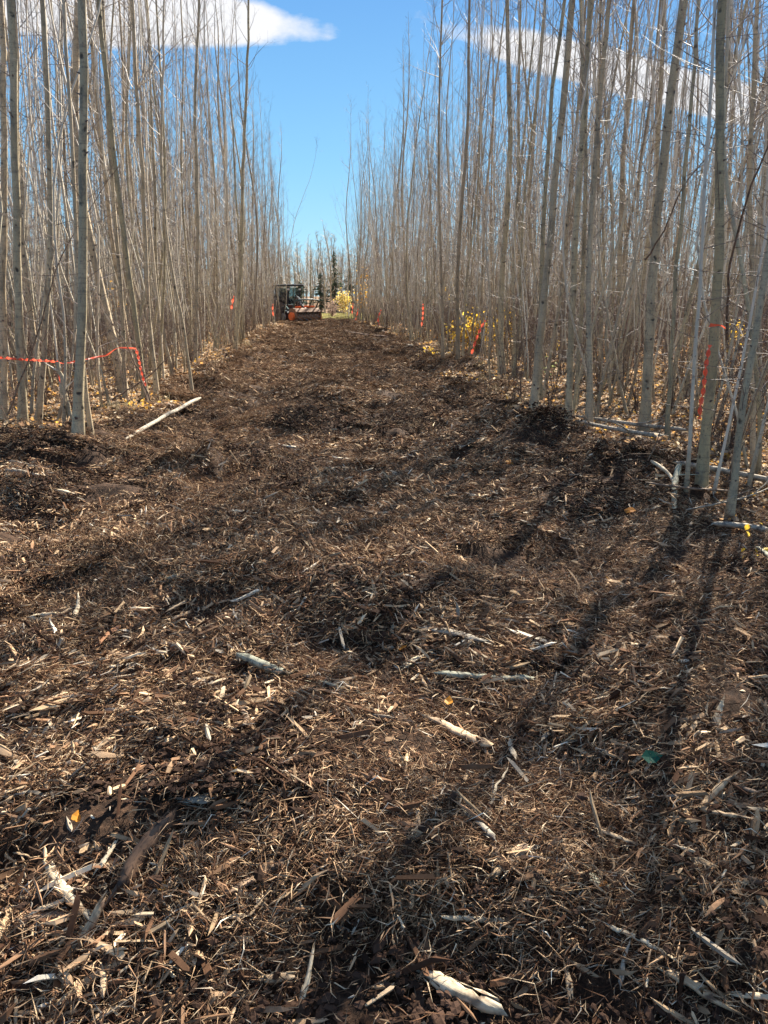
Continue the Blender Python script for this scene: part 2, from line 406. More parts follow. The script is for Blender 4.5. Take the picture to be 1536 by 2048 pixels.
# ---- mulch patches
PAL = [((0.048, 0.024, 0.014), 19), ((0.120, 0.064, 0.036), 20), ((0.225, 0.130, 0.074), 20), ((0.35, 0.230, 0.135), 19),
       ((0.46, 0.320, 0.19), 12), ((0.57, 0.44, 0.29), 5), ((0.30, 0.25, 0.19), 3), ((0.64, 0.55, 0.42), 1.2)]
PC = np.array([p[0] for p in PAL]); PW = np.array([p[1] for p in PAL], float); PW /= PW.sum()
def shard_geo(L, Wd, Th, rg):
    """a splinter: pinched ends, two irregular mid rings"""
    t = np.array([-0.5, -rg.uniform(.12, .47), rg.uniform(.1, .47), 0.5])
    bend = rg.normal(0, 0.08)*L
    c = np.stack([t*L, bend*(t*t*4-0.4) , rg.normal(0, 0.05, 4)*L*0.5], 1)
    vs = [c[0] + [0, 0, 0]]
    for k in (1, 2):
        wv = Wd*rg.uniform(0.35, 0.6); tv = Th*rg.uniform(0.35, 0.6)
        for (a, b) in ((-1, -1), (1, -1), (1, 1), (-1, 1)):
            vs.append(c[k] + [rg.normal(0, 0.06)*L, a*wv*rg.uniform(.7, 1.2), b*tv*rg.uniform(.6, 1.2)])
    vs.append(c[3])
    vs = np.array(vs)
    f = []
    for q in range(4):
        a, b = 1+q, 1+(q+1) % 4
        f += [[0, b, a], [a, b, b+4], [a, b+4, a+4], [9, a+4, b+4]]
    return vs, np.array(f)
def fibre_geo(L, r, rg):
    b1, b2 = rg.normal(0, 0.14, 2)*L
    c = np.array([[-L/2, 0, 0], [0, b1, b2], [L/2, 0, rg.normal(0, .05)*L]])
    vs = [c[0], c[2]]
    for a in range(3):
        an = a*2.094; vs.append(c[1] + [0, math.cos(an)*r, math.sin(an)*r])
    return np.array(vs), np.array([[0, 3, 2], [0, 4, 3], [0, 2, 4], [1, 2, 3], [1, 3, 4], [1, 4, 2]])
def rotm(yaw, pitch, roll):
    return np.array(Euler((roll, pitch, yaw)).to_matrix())
def mulch_patch(seed, rad=0.22, ns=130, nf=520, big=1.0, pale=0.0, clods=25):
    rg = np.random.default_rng(seed); B = Buf()
    main = 0.0
    for i in range(ns + nf):
        sh = i < ns
        rr = rad*math.sqrt(rg.uniform(0, 1))*(1 if rg.uniform() < .8 else 1.15); an = rg.uniform(0, 6.28)
        if sh:
            L = float(np.clip(rg.lognormal(math.log(0.038), 0.55), 0.012, 0.16))*big
            Wd = L*rg.uniform(0.05, 0.17) if rg.uniform() < .85 else L*rg.uniform(.17, .32); Wd = min(Wd, 0.014*big); Th = Wd*rg.uniform(0.3, 0.8)
            v, f = shard_geo(L, Wd, Th, rg)
            pit = rg.normal(0, 0.32)
        else:
            L = float(np.clip(rg.lognormal(math.log(0.042), 0.5), 0.012, 0.17))*big
            v, f = fibre_geo(L, rg.uniform(0.0008, 0.0019)*big, rg)
            pit = rg.normal(0, 0.38)
        ya = main + rg.normal(0, 0.55) if rg.uniform() < 0.68 else rg.uniform(0, 6.28)
        v = v @ rotm(ya, pit, rg.uniform(-1.0, 1.0)).T
        top = 0.020*rg.uniform(0, 1)**1.4*(1-0.5*rr/rad)
        v = v + [math.cos(an)*rr, math.sin(an)*rr, top + 0.35*abs(math.sin(pit))*L*0.5]
        wgt = PW.copy()
        if not sh: wgt[4:] *= 0.8
        else: wgt[4:] *= 1.3 + pale
        c = PC[rg.choice(len(PC), p=wgt/wgt.sum())]*rg.uniform(0.7, 1.3)
        cv = c*rg.uniform(0.75, 1.25, (len(v), 1))
        B.add(v, f, 0, cv)
    for i in range(clods):
        rr = rad*math.sqrt(rg.uniform(0, 1)); an = rg.uniform(0, 6.28); r_ = float(np.clip(rg.lognormal(math.log(.006), .45), .003, .014))*big
        oc = np.array([[1, 0, 0], [-1, 0, 0], [0, 1, 0], [0, -1, 0], [0, 0, 1], [0, 0, -1]], float)
        mid_ = np.array([[a, b, c] for a in (-.6, .6) for b in (-.6, .6) for c in (-.6, .6)])
        v = np.concatenate([oc, mid_])*rg.uniform(.65, 1.25, (14, 1))*r_*np.array([1.5, 1, .6])
        f = []
        for m_ in range(8):
            s_ = mid_[m_]; ax_ = (0 if s_[0] > 0 else 1, 2 if s_[1] > 0 else 3, 4 if s_[2] > 0 else 5)
            flip = (s_[0]*s_[1]*s_[2]) < 0
            for p_, q_ in ((0, 1), (1, 2), (2, 0)):
                f.append([6+m_, ax_[p_], ax_[q_]] if not flip else [6+m_, ax_[q_], ax_[p_]])
        v = v @ rotm(rg.uniform(0, 6.28), 0, 0).T + [math.cos(an)*rr, math.sin(an)*rr, rg.uniform(-.004, .014)]
        B.add(v, f, 0, np.array([.038, .022, .015])*rg.uniform(.6, 1.7))
    return B.mesh('mulch_model', CHIP, smooth=False, col=True)
patches = [mulch_patch(100+i) for i in range(7)] + [mulch_patch(200+i, ns=170, nf=300, pale=0.5) for i in range(4)] + [mulch_patch(300+i, ns=35, nf=650) for i in range(4)] + [mulch_patch(350+i, ns=45, nf=190, clods=260) for i in range(4)]
def scatter_pts(x0, x1, y0, y1, dens, fn):
    n = int((x1-x0)*(y1-y0)*dens); x = RNG.uniform(x0, x1, n); y = RNG.uniform(y0, y1, n)
    k = fn(x, y); return x[k], y[k]
mx, my, ms = [], [], []
for (x0, x1, y0, y1, dens, sc) in ((-2.2, 2.9, 0.9, 3.6, 55, 1.0), (-3.4, 4.0, 3.6, 7, 46, 1.0), (-6, 4.4, 7, 13, 30, 1.15), (-4.5, 5, 13, 24, 20, 1.35), (-4.6, 5, 24, 54, 12, 1.7)):
    def ok(x, y):
        s = s_forest(x, y)
        fr = (np.abs((x*RT.x + y*RT.y)) < 0.56*(x*FW.x+y*FW.y) + 0.5)
        return (s < RNG.normal(0.05, 0.18, len(x))) & fr
    x, y = scatter_pts(x0, x1, y0, y1, dens, ok)
    # thin patches leave bare dark earth here and there
    g = vnoise(x, y, 1.4, 21) + 0.5*vnoise(x, y, 4, 22)
    keep = RNG.uniform(0, 1, len(x)) < np.clip(1.15 + 1.3*g, 0.6, 1)
    for (cx, cy), r, a_ in PITS[:2]: keep &= ((x-cx)**2+(y-cy)**2 > (r*0.8)**2) | (RNG.uniform(0, 1, len(x)) < 0.35)
    x, y = x[keep], y[keep]
    mx.append(x); my.append(y); ms.append(np.full(len(x), sc)*RNG.uniform(0.8, 1.25, len(x)))
mx = np.concatenate(mx); my = np.concatenate(my); ms = np.concatenate(ms)
P = np.stack([mx, my, height(mx, my) - 0.008 + RNG.uniform(0, 0.008, len(mx))], 1)
# fibre-rich, chip-rich and mixed areas drift across the ground
zone = 0.10*np.clip((my-7)/6, 0, 1) + vnoise(mx, my, 0.8, 31) + RNG.normal(0, 0.18, len(mx))  # more pale chips farther off stand in for missing sun dapple
pidx = np.where(zone > 0.16, RNG.integers(7, 11, len(mx)), np.where(zone < -0.14, RNG.integers(11, 15, len(mx)), RNG.integers(0, 7, len(mx))))
z2 = vnoise(mx, my, 1.3, 35) + 0.6*vnoise(mx*.5, my, 3.1, 36) + RNG.normal(0, .10, len(mx))
for (cx, cy), r_, a_ in MOUNDS[:10]: z2 = z2 + .35*np.exp(-((mx-cx)**2+(my-cy)**2)/r_**2)
pidx = np.where(z2 > 0.24 + .012*np.maximum(my-8, 0), RNG.integers(15, 19, len(mx)), pidx)
o = scatter('wood_chip_mulch', P, euler_from(normals(mx, my), RNG.normal(0, 0.55, len(mx)) + math.pi*RNG.integers(0, 2, len(mx)) + 1.6*vnoise(mx, my, 0.7, 33)), ms, pidx, patches)
tag(o, 'brown shredded wood mulch spread over the cleared strip', 'wood mulch')

# ---- leaf litter patches
LP = [((0.40, 0.25, 0.13), 24), ((0.60, 0.33, 0.11), 9), ((0.26, 0.16, 0.10), 24), ((0.54, 0.42, 0.29), 28), ((0.62, 0.36, 0.07), 7), ((0.55, 0.44, 0.30), 9), ((0.10, 0.06, 0.04), 10)]
LC = np.array([p[0] for p in LP]); LW = np.array([p[1] for p in LP], float); LW /= LW.sum()
def leaf_geo(s, rg):
    cu = rg.uniform(-0.5, 0.6)*s
    v = np.array([[-.5*s, 0, 0], [-.2*s, .38*s, cu*.5], [.2*s, .33*s, cu*.5], [.55*s, 0, rg.uniform(-.2, .3)*s], [.2*s, -.33*s, cu*.4], [-.2*s, -.38*s, cu*.6], [0, 0, -.05*s]])
    return v, np.array([[6, 0, 5], [6, 5, 4], [6, 4, 3], [6, 3, 2], [6, 2, 1], [6, 1, 0]])
def litter_patch(seed, rad=0.35, n=130):
    rg = np.random.default_rng(seed); B = Buf()
    for i in range(n):
        rr = rad*math.sqrt(rg.uniform()); an = rg.uniform(0, 6.28)
        v, f = leaf_geo(rg.uniform(0.03, 0.062), rg)
        v = v @ rotm(rg.uniform(0, 6.28), rg.normal(0, .45), rg.normal(0, .45)).T + [math.cos(an)*rr, math.sin(an)*rr, rg.uniform(0.004, 0.03)]
        B.add(v, f, 0, LC[rg.choice(len(LC), p=LW)]*rg.uniform(.7, 1.25))
    for i in range(36):
        rr = rad*math.sqrt(rg.uniform()); an = rg.uniform(0, 6.28); L = rg.uniform(.05, .3)
        v, f = fibre_geo(L, rg.uniform(.0015, .0035), rg)
        v = v @ rotm(rg.uniform(0, 6.28), rg.normal(0, .15), 0).T + [math.cos(an)*rr, math.sin(an)*rr, rg.uniform(.01, .04)]
        B.add(v, f, 0, np.array([.20, .15, .11])*rg.uniform(.5, 1.5))
    return B.mesh('litter_model', LEAF, smooth=False, col=True)
lits = [litter_patch(400+i) for i in range(8)]
lx, ly, ls = [], [], []
for (x0, x1, y0, y1, dens, sc) in ((-7, 8, 4.4, 12, 12, 1.0), (-12, 15, 12, 24, 6, 1.2), (-18, 22, 24, 48, 2.2, 1.7)):
    def ok(x, y):
        fr = (np.abs((x*RT.x + y*RT.y)) < 0.56*(x*FW.x+y*FW.y) + 0.8)
        return (s_forest(x, y) > RNG.normal(-0.02, 0.15, len(x))) & fr
    x, y = scatter_pts(x0, x1, y0, y1, dens, ok)
    lx.append(x); ly.append(y); ls.append(np.full(len(x), sc)*RNG.uniform(.8, 1.2, len(x)))
lx = np.concatenate(lx); ly = np.concatenate(ly); ls = np.concatenate(ls)
o = scatter('leaf_litter', np.stack([lx, ly, height(lx, ly)], 1), euler_from(normals(lx, ly), RNG.uniform(0, 6.28, len(lx))), ls, RNG.integers(0, 8, len(lx)), lits)
tag(o, 'fallen orange and tan leaves covering the floor under the trees', 'leaf litter')

# ------------------------------------------------------------------ trees
def branch_set(B, P, rad, seed, h0=0.3, nbr=34, twigs=5, blen=1.0, low_twigs=14, lod=0, thick=1.0):
    thick = 3.0 if nbr == 60 else 1.0
    rg = np.random.default_rng(seed)
    n = len(P); tt = np.linspace(0, 1, n)
    H = P[-1][2]-P[0][2]
    def on(t): return np.array([np.interp(t, tt, P[:, k]) for k in range(3)])
    for i in range(nbr + low_twigs):
        low = i >= nbr
        t = rg.uniform(0.10, h0+0.15) if low else h0 + (0.985-h0)*rg.uniform(0, 1)**0.85
        p0 = on(t); rt = float(np.interp(t, tt, rad))
        az = rg.uniform(0, 6.28)
        L = (rg.uniform(0.12, 0.85) if low else blen*rg.uniform(0.5, 1.35)*(1.15-t)**0.6)*(H/10)**0.4
        inc = rg.uniform(0.7, 1.6) if low else rg.uniform(0.5, 1.15)
        r0 = min(rt*0.5, (0.0035 if low else 0.0042 + 0.005*L))
        d0 = np.array([math.sin(inc)*math.cos(az), math.sin(inc)*math.sin(az), math.cos(inc)])
        m = 4 if not low else 3
        pts = [p0]
        d = d0.copy()
        for k in range(m):
            d = d + rg.normal(0, 0.13, 3) + np.array([0, 0, 0.0 if low else 0.10]); d /= np.linalg.norm(d)
            pts.append(pts[-1] + d*L/m)
        pts = np.array(pts); rr = np.linspace(r0*thick, 0.0011*thick, m+1)
        v, f, a = tube(pts, rr, 3); B.add(v, f, a*(.35 if low else .8))
        if low and rg.uniform() < 0.6: continue
        for q in range(rg.integers(1, 3) if low else twigs):
            s = rg.uniform(0.25, 1.0); j = s*m; j0 = min(int(j), m-1); b0 = pts[j0] + (pts[j0+1]-pts[j0])*(j-j0)
            td = pts[j0+1]-pts[j0]; td /= np.linalg.norm(td)
            e = rg.normal(0, 1, 3); e -= e.dot(td)*td; e /= np.linalg.norm(e)
            td = td*rg.uniform(.5, 1.0) + e*rg.uniform(.5, 1.0) + [0, 0, .15]; td /= np.linalg.norm(td)
            l2 = L*rg.uniform(0.18, 0.5)
            mid = b0 + td*l2*0.5; end = mid + (td + rg.normal(0, .22, 3) + [0, 0, .1])*l2*0.5
            v, f, a = tube(np.array([b0, mid, end]), np.array([0.0015, 0.0012, 0.0007])*thick, 3); B.add(v, f, a)
def wander_path(H, seed, n=18, amp=0.16, lean=0.0):
    rg = np.random.default_rng(seed); z = np.linspace(0, 1, n); az = rg.uniform(0, 6.28)
    off = np.zeros((n, 2))
    for k in (1, 2, 3, 5):
        ph = rg.uniform(0, 6.28, 2); off += amp/k*rg.normal(0, 1, 2)*(np.sin(z[:, None]*k*2.6+ph)-np.sin(ph))
    off += rg.normal(0, 0.008, (n, 2))*np.minimum(1, z*8)[:, None]
    off[:, 0] += lean*H*z*math.cos(az); off[:, 1] += lean*H*z*math.sin(az)
    P = np.concatenate([off, (z*H)[:, None]], 1)
    return P
def trunk_buf(P, rad, sides, seed, knots=10):
    rg = np.random.default_rng(seed+999); B = Buf()
    rr = rad[:, None]*(1+rg.normal(0, 0.045, (len(P), sides)))
    v, f, a = tube(P, rr, sides); B.add(v, f, a)
    # old branch collars standing proud of the bark
    tt = np.linspace(0, 1, len(P))
    for i in range(knots):
        t = rg.uniform(0.04, 0.75); az = rg.uniform(0, 6.28)
        c = np.array([np.interp(t, tt, P[:, k]) for k in range(3)]); r = float(np.interp(t, tt, rad))
        if r < 0.008: continue
        d = np.array([math.cos(az), math.sin(az), 0.35]); L = rg.uniform(0.25, 0.7)*r + 0.006
        v, f, a = tube(np.array([c + d*r*0.7, c + d*(r*0.95), c + d*(r+L)]), np.array([r*0.42, r*0.26, r*0.08]), 5)
        B.add(v, f, 0.0001)
    return B
def tree_bufs(H, r0, seed, sides=8, n=18, amp=0.16, h0=0.32, nbr=34, twigs=5, blen=1.0, low=14, fork=False, P=None):
    if P is None: P = wander_path(H, seed, n, amp)
    t = np.linspace(0, 1, len(P))
    rad = r0*(0.06 + 0.94*(1-t)**0.75)*(1 + 0.55*np.exp(-t*H/0.14))
    # start a little below the soil
    P = np.concatenate([[P[0] - (P[1]-P[0])/np.linalg.norm(P[1]-P[0])*0.15], P]); rad = np.concatenate([[rad[0]*1.1], rad])
    tb = trunk_buf(P, rad, sides, seed, 30 if r0 > .03 else 12)
    cb = Buf(); branch_set(cb, P, rad, seed+5, h0, nbr, twigs, blen, low)
    if fork:
        rg = np.random.default_rng(seed+77); k = int(len(P)*rg.uniform(.35, .6)); az = rg.uniform(0, 6.28)
        z = np.linspace(0, 1, 9); HH = (H - P[k][2])*0.85
        Q = P[k][None, :] + np.stack([math.cos(az)*(0.35*z**.7+.12*z)*HH*.22, math.sin(az)*(0.35*z**.7+.12*z)*HH*.22, z*HH], 1) + rg.normal(0, .012, (9, 3))*z[:, None]
        rq = np.linspace(rad[k]*0.7, 0.003, 9)
        v, f, a = tube(Q, rq, 6); tb.add(v, f, a)
        branch_set(cb, Q, rq, seed+6, 0.1, nbr//2, twigs, blen*.8, 0)
    return tb, cb

TEMPL = []   # (cls, H, r0, trunk mesh, crown mesh, joined mesh)
def templ(cls, H, r0, seed, **kw):
    tb, cb = tree_bufs(H, r0, seed, **kw)
    tm = tb.mesh('trunk', BARK, attr='rad'); cm = cb.mesh('crown', BARK, attr='rad')
    j = Buf(); j.merge(tb); j.merge(cb)
    TEMPL.append((cls, H, r0, tm, cm, j.mesh('aspen_model', BARK, attr='rad')))
for i in range(9): templ('stout', 11.0 + 2.6*RNG.uniform(), RNG.uniform(.048, .07), 1000+i, sides=9, nbr=40, twigs=6, h0=.40, low=26, fork=(i % 3 == 0), amp=.22)
for i in range(12): templ('medium', 9.6 + 2.6*RNG.uniform(), RNG.uniform(.027, .040), 1100+i, sides=7, nbr=30, twigs=6, h0=.36, low=28, fork=(i % 4 == 0), blen=.95, amp=.27)
for i in range(14): templ('slender', 6.6 + 3.6*RNG.uniform(), RNG.uniform(.013, .022), 1200+i, sides=5, nbr=18, twigs=4, h0=.34, low=22, blen=.8, amp=.30)
CLS = {c: [i for i, t in enumerate(TEMPL) if t[0] == c] for c in ('stout', 'medium', 'slender')}

# hero trees traced at their own distance: pixel path, base width in px
HERO = [
 ([(157, 878), (163, 650), (165, 450), (166, 200), (170, 0)], 27, 'thick pale aspen standing in front of the ribbon on the left, with many knots'),
 ([(46, 862), (38, 600), (30, 300), (24, 0)], 23, 'thick olive aspen second from the left border, behind the ribbon'),
 ([(8, 845), (6, 500), (9, 200), (2, 0)], 20, 'thick aspen cut by the left border of the photo'),
 ([(76, 855), (98, 600), (104, 400), (92, 200), (88, 0)], 17, 'medium aspen whose trunk bows right between two thick olive ones on the left'),
 ([(182, 872), (172, 770), (158, 690), (150, 400), (128, 0)], 13, 'thin crooked aspen rising right behind the thick knotted one on the left'),
 ([(292, 803), (265, 600), (240, 420), (214, 180), (200, 0)], 15, 'dark aspen leaning left that holds the hanging end of the left ribbon'),
 ([(314, 795), (292, 590), (288, 400), (272, 180), (262, 0)], 13, 'grey aspen just right of the dark leaning ribbon tree'),
 ([(384, 786), (368, 650), (350, 560), (330, 480), (322, 300), (330, 0)], 9, 'slim pale aspen leaning left over the end of the long fallen pole'),
 ([(390, 722), (396, 450), (388, 200), (400, 0)], 11, 'straight dark aspen standing behind the tip of the leaning slim one'),
 ([(470, 705), (482, 520), (487, 300), (496, 120), (497, 0)], 12, 'tall aspen nearest the trail on the left whose forked top shows against the sky'),
 ([(250, 800), (246, 600), (224, 380), (206, 0)], 12, 'medium aspen behind the looped middle of the left ribbon'),
 ([(1066, 836), (1086, 600), (1102, 440), (1128, 200), (1146, 0)], 24, 'thick aspen leaning right at the corner of the right stand, behind the first soil mound'),
 ([(1136, 850), (1142, 640), (1152, 480), (1166, 220), (1182, 0)], 21, 'thick grey aspen just right of the corner aspen, above the dark mound'),
 ([(1288, 862), (1304, 560), (1316, 420), (1345, 180), (1368, 0)], 31, 'stoutest aspen of the right stand with a dark scar at mid height'),
 ([(1242, 792), (1238, 500), (1250, 250), (1268, 0)], 16, 'straight aspen behind and left of the scarred stout one'),
 ([(1402, 985), (1424, 760), (1440, 560), (1448, 400), (1432, 250), (1442, 0)], 31, 'stout crooked aspen on the right with the orange knot tied round it'),
 ([(1457, 1045), (1480, 860), (1512, 660), (1545, 450)], 24, 'pale aspen leaning hard right, nearest to the camera on the right'),
 ([(1372, 985), (1384, 800), (1402, 560), (1412, 300), (1425, 0)], 12, 'thin dark aspen just left of the crooked knotted one, beside the hanging ribbon'),
 ([(1425, 1000), (1462, 830), (1500, 640), (1530, 480), (1556, 300)], 9, 'dark whippy stem crossing in front of the leaning pale aspen'),
 ([(1042, 712), (1040, 500), (1036, 250), (1040, 0)], 14, 'straight aspen behind the corner tree, right of the yellow shrub'),
 ([(916, 728), (914, 560), (918, 470), (936, 250), (938, 0)], 13, 'dark aspen with a swollen elbow, left of the yellow shrub'),
 ([(885, 738), (884, 560), (876, 350), (880, 150)], 9, 'slim dark aspen left of the swollen elbow one'),
 ([(1202, 770), (1200, 560), (1196, 350), (1200, 0)], 13, 'narrow upright aspen between the corner pair and the scarred stout one'),
 ([(1335, 880), (1345, 640), (1365, 400), (1385, 200), (1400, 0)], 15, 'grey aspen between the scarred stout one and the crooked knotted one'),
 ([(1508, 930), (1505, 700), (1500, 400), (1508, 150), (1512, 0)], 17, 'upright grey aspen behind the leaning pale one at the right border'),
 ([(1085, 800), (1128, 560), (1145, 300), (1180, 60)], 12, 'bent grey aspen crossing behind the corner tree of the right stand'),
]
occupied = []
tree_things = []   # (x, y, z, screen_u, cls, lean, obj)
def resample(P, n):
    P = np.asarray(P, float); d = np.r_[0, np.cumsum(np.linalg.norm(np.diff(P, axis=0), axis=1))]
    t = np.linspace(0, d[-1], n)
    # smooth Catmull-like through cubic blending of coarse linear samples
    Q = np.stack([np.interp(t, d, P[:, k]) for k in range(3)], 1)
    for _ in range(3): Q[1:-1] = 0.25*Q[:-2] + 0.5*Q[1:-1] + 0.25*Q[2:]
    return Q
for hi, (px, wpx, lab) in enumerate(HERO):
    wpx *= 0.76 if px[0][0] < 600 else 0.68
    b = ground_at(*px[0]); dep = b.dot(FW)
    pts = [at_depth(u, v, dep) for u, v in px[1:]]
    pts = [Vector(b)] + pts
    r0 = wpx/FOC*dep/2/1.12
    rg = np.random.default_rng(500+hi)
    topH = 10.5 + rg.uniform(0, 2.5) if r0 > 0.03 else 8.5 + rg.uniform(0, 2)
    while pts[-1].z > topH: pts.pop()
    d = (pts[-1]-pts[-2]).normalized(); d.x *= 0.6
    last = pts[-1].copy(); k = 0
    while last.z < topH:
        d = (d + Vector((rg.normal(0, .03), rg.normal(0, .03), .05))).normalized(); last = last + d*1.2; pts.append(last.copy())
    dy = rg.normal(0, .05)
    Pn = np.array([[p.x-b.x, p.y-b.y + dy*(i/len(pts))**2*3, p.z-b.z] for i, p in enumerate(pts)])
    Pn = resample(Pn, 30); Pn[1:] += rg.normal(0, 0.006, (29, 3))*[1, 1, 0]
    tb, cb = tree_bufs(topH, r0, 5000+hi, sides=12 if r0 > .03 else 8, h0=.34, nbr=46 if r0 > .03 else 26, twigs=5, low=26, blen=.95, P=Pn)
    e = empty('aspen_tree', b); occupied.append((b.x, b.y, 0.30))
    tag(e, lab, 'aspen', 'bare aspens of the uncut stand')
    link('trunk', tb.mesh('trunk', BARK, attr='rad'), e); link('crown', cb.mesh('crown', BARK, attr='rad'), e)

# random stand
def in_stand(x, y):
    if y > 56: return False
    return s_forest(x, y) > 0.12 or (s_left(x, y) > 0.0 or s_right(x, y) > 0.0) and s_forest(x, y) > -0.05
def sample_stand():
    out = []
    cells = {}
    def far_ok(x, y, r):
        ci, cj = int(x//1), int(y//1)
        for i in (-1, 0, 1):
            for j in (-1, 0, 1):
                for (a, b, q) in cells.get((ci+i, cj+j), ()):
                    if (a-x)**2 + (b-y)**2 < max(r, q)**2: return False
        return True
    for (a, b, q) in occupied: cells.setdefault((int(a//1), int(b//1)), []).append((a, b, q))
    rg = np.random.default_rng(77)
    N = 17500
    for k in range(N):
        y = 4.6 + 52*rg.uniform()**1.0; x = rg.uniform(-28, 46)
        lim_r = 0.66*y + 7 ; lim_l = -(0.43*y + 3.5)
        if x > lim_r or x < lim_l: continue
        if not in_stand(x, y): continue
        s = float(max(s_left(np.array(x), np.array(y)), s_right(np.array(x), np.array(y))))
        u = rg.uniform()
        p = 0.75 if s < 3 else 0.5 if s < 7 else 0.24
        if x > 0.62*y + 1.2: p *= 0.3
        if rg.uniform() > p: continue
        cls = 'stout' if u < 0.035 else 'medium' if u < 0.24 else 'slender'
        r = {'stout': .5, 'medium': .30, 'slender': .15}[cls]
        if y < 9 and cls == 'stout': cls = 'medium'
        if not far_ok(x, y, r): continue
        cells.setdefault((int(x//1), int(y//1)), []).append((x, y, r))
        out.append((x, y, cls))
    return out
stand = sample_stand()
rg = np.random.default_rng(88)
recs = []
for (x, y, cls) in stand:
    ti = int(rg.choice(CLS[cls])); sc = rg.uniform(.86, 1.08)
    H = TEMPL[ti][1]*sc
    side = 'left' if x < 0 else 'right'
    # stems by the open strip bow a little towards the light
    tx = rg.normal(0.012 if side == 'left' else 0.0, 0.028); ty = rg.normal(0, 0.028)
    if cls == 'slender' and rg.uniform() < 0.13: tx += rg.normal(0, .13); ty += rg.normal(0, .08)
    z = hz(x, y)
    sp = rg.uniform(0, 6.28)
    n = np.array([[tx, ty, 1.0]])
    eu = euler_from(n, np.array([sp]))[0]
    pr = project(x, y, z); prm = project(x + tx*4, y + ty*4, z+4)
    vis = pr is not None and -40 < (pr[0]+prm[0])/2 < 1576
    app = TEMPL[ti][2]*sc/math.hypot(x, y) if vis else 0
    recs.append([x, y, z, cls, ti, sc, eu, tx, app, side, pr])
order = sorted(range(len(recs)), key=lambda i: -recs[i][8])
NIND = 300 - len(HERO)
ind = [recs[i] for i in order[:NIND]]; rest = [recs[i] for i in order[NIND:]]
ORD = ['first', 'second', 'third', 'fourth', 'fifth', 'sixth', 'seventh', 'eighth', 'ninth', 'tenth', 'eleventh', 'twelfth', 'thirteenth', 'fourteenth',
       'fifteenth', 'sixteenth', 'seventeenth', 'eighteenth', 'nineteenth', 'twentieth', 'twenty-first', 'twenty-second', 'twenty-third', 'twenty-fourth',
       'twenty-fifth', 'twenty-sixth', 'twenty-seventh', 'twenty-eighth', 'twenty-ninth', 'thirtieth']
classes = {}
for r in ind:
    x, y, z, cls, ti, sc, eu, tx, app, side, pr = r
    lean = 'upright' if abs(tx) < .015 else 'right-leaning' if tx > 0 else 'left-leaning'
    s = float(max(s_left(np.array(x), np.array(y)), s_right(np.array(x), np.array(y))))
    row = 'at the trail edge' if s < .7 else 'just behind the edge row' if s < 2 else 'deep inside'
    dep = 'near' if y < 11 else 'middle' if y < 19 else 'far'
    fk = 'forked ' if (cls == 'stout' and (ti % 3 == 0)) or (cls == 'medium' and (ti-9) % 4 == 0) else ''
    classes.setdefault((fk, cls, lean, row, dep, side), []).append(r)
for key, rs in classes.items():
    fk, cls, lean, row, dep, side = key
    rs.sort(key=lambda r: abs(r[4+6][0]-650))
    for k, r in enumerate(rs):
        e = empty('aspen_tree', (r[0], r[1], r[2]), tuple(r[6]), r[5])
        nth = '' if len(rs) == 1 else ', %s outward' % ORD[min(k, 29)]
        if row == 'at the trail edge': rr_ = 'at the edge of the %s %s stand' % (dep, side)
        elif row == 'deep inside': rr_ = 'deep inside the %s %s stand' % (dep, side)
        else: rr_ = 'behind the edge row, %s %s stand' % (dep, side)
        tag(e, ' '.join(('%s%s %s aspen %s%s' % (fk, cls, lean, rr_, nth)).replace('the edge row of ' if len(('%s%s %s aspen %s%s' % (fk, cls, lean, rr_, nth)).replace('-', ' ').split()) > 16 else '~', '').split()), 'aspen', 'bare aspens of the uncut stand')
        link('trunk', TEMPL[r[4]][3], e); link('crown', TEMPL[r[4]][4], e)

# the trees beyond the 300, the woods behind the end of the strip
px_, ro_, sc_, ix_ = [], [], [], []
for r in rest: px_.append((r[0], r[1], r[2])); ro_.append(r[6]); sc_.append(r[5]); ix_.append(r[4])
rg = np.random.default_rng(99)
for i in range(5): templ('distant', 9.5 + i*.5, .085 + .012*i, 1300+i, sides=6, nbr=60, twigs=8, blen=1.5, h0=.25, low=10, amp=.25)
CLS['distant'] = [i for i, t in enumerate(TEMPL) if t[0] == 'distant']
# the bare trees seen over the machine
LBD = ['bare tree behind the cab', 'bare tree right of the cab', 'bare tree above the push bar', 'bare tree left of the tall spruce', 'bare tree in front of the tall spruce', 'bare tree right of the tall spruce', 'bare tree over the golden bush']
far_ = []
for k in range(26):
    y = 63.5 + rg.uniform(0, 18); u = 560 + k*(705-560)/25 + rg.normal(0, 3); x = at_depth(u, 592, y).x
    far_.append((x, y, u))
far_.sort(key=lambda q: q[2])
for k, (x, y, u) in enumerate(far_):
    ti = int(rg.choice(CLS['distant'])); sc = rg.uniform(.48, .68)
    e = empty('bare_tree', (x, y, 0), (rg.normal(0, .02), rg.normal(0, .02), rg.uniform(0, 6.28)), sc)
    tag(e, 'pale trunked bare tree in the wood beyond the trail, %s counted from the machine' % ORD[k], 'bare tree', 'bare trees beyond the end of the trail')
    link('trunk', TEMPL[ti][3], e); link('crown', TEMPL[ti][4], e)
for k in range(650):
    y = rg.uniform(80, 120); x = rg.uniform(-0.5*y, 0.72*y)
    ti = int(rg.choice(CLS['distant']))
    px_.append((x, y, 0)); ro_.append((rg.normal(0, .02), rg.normal(0, .03), rg.uniform(0, 6.28))); sc_.append(rg.uniform(.5, .72)); ix_.append(ti)
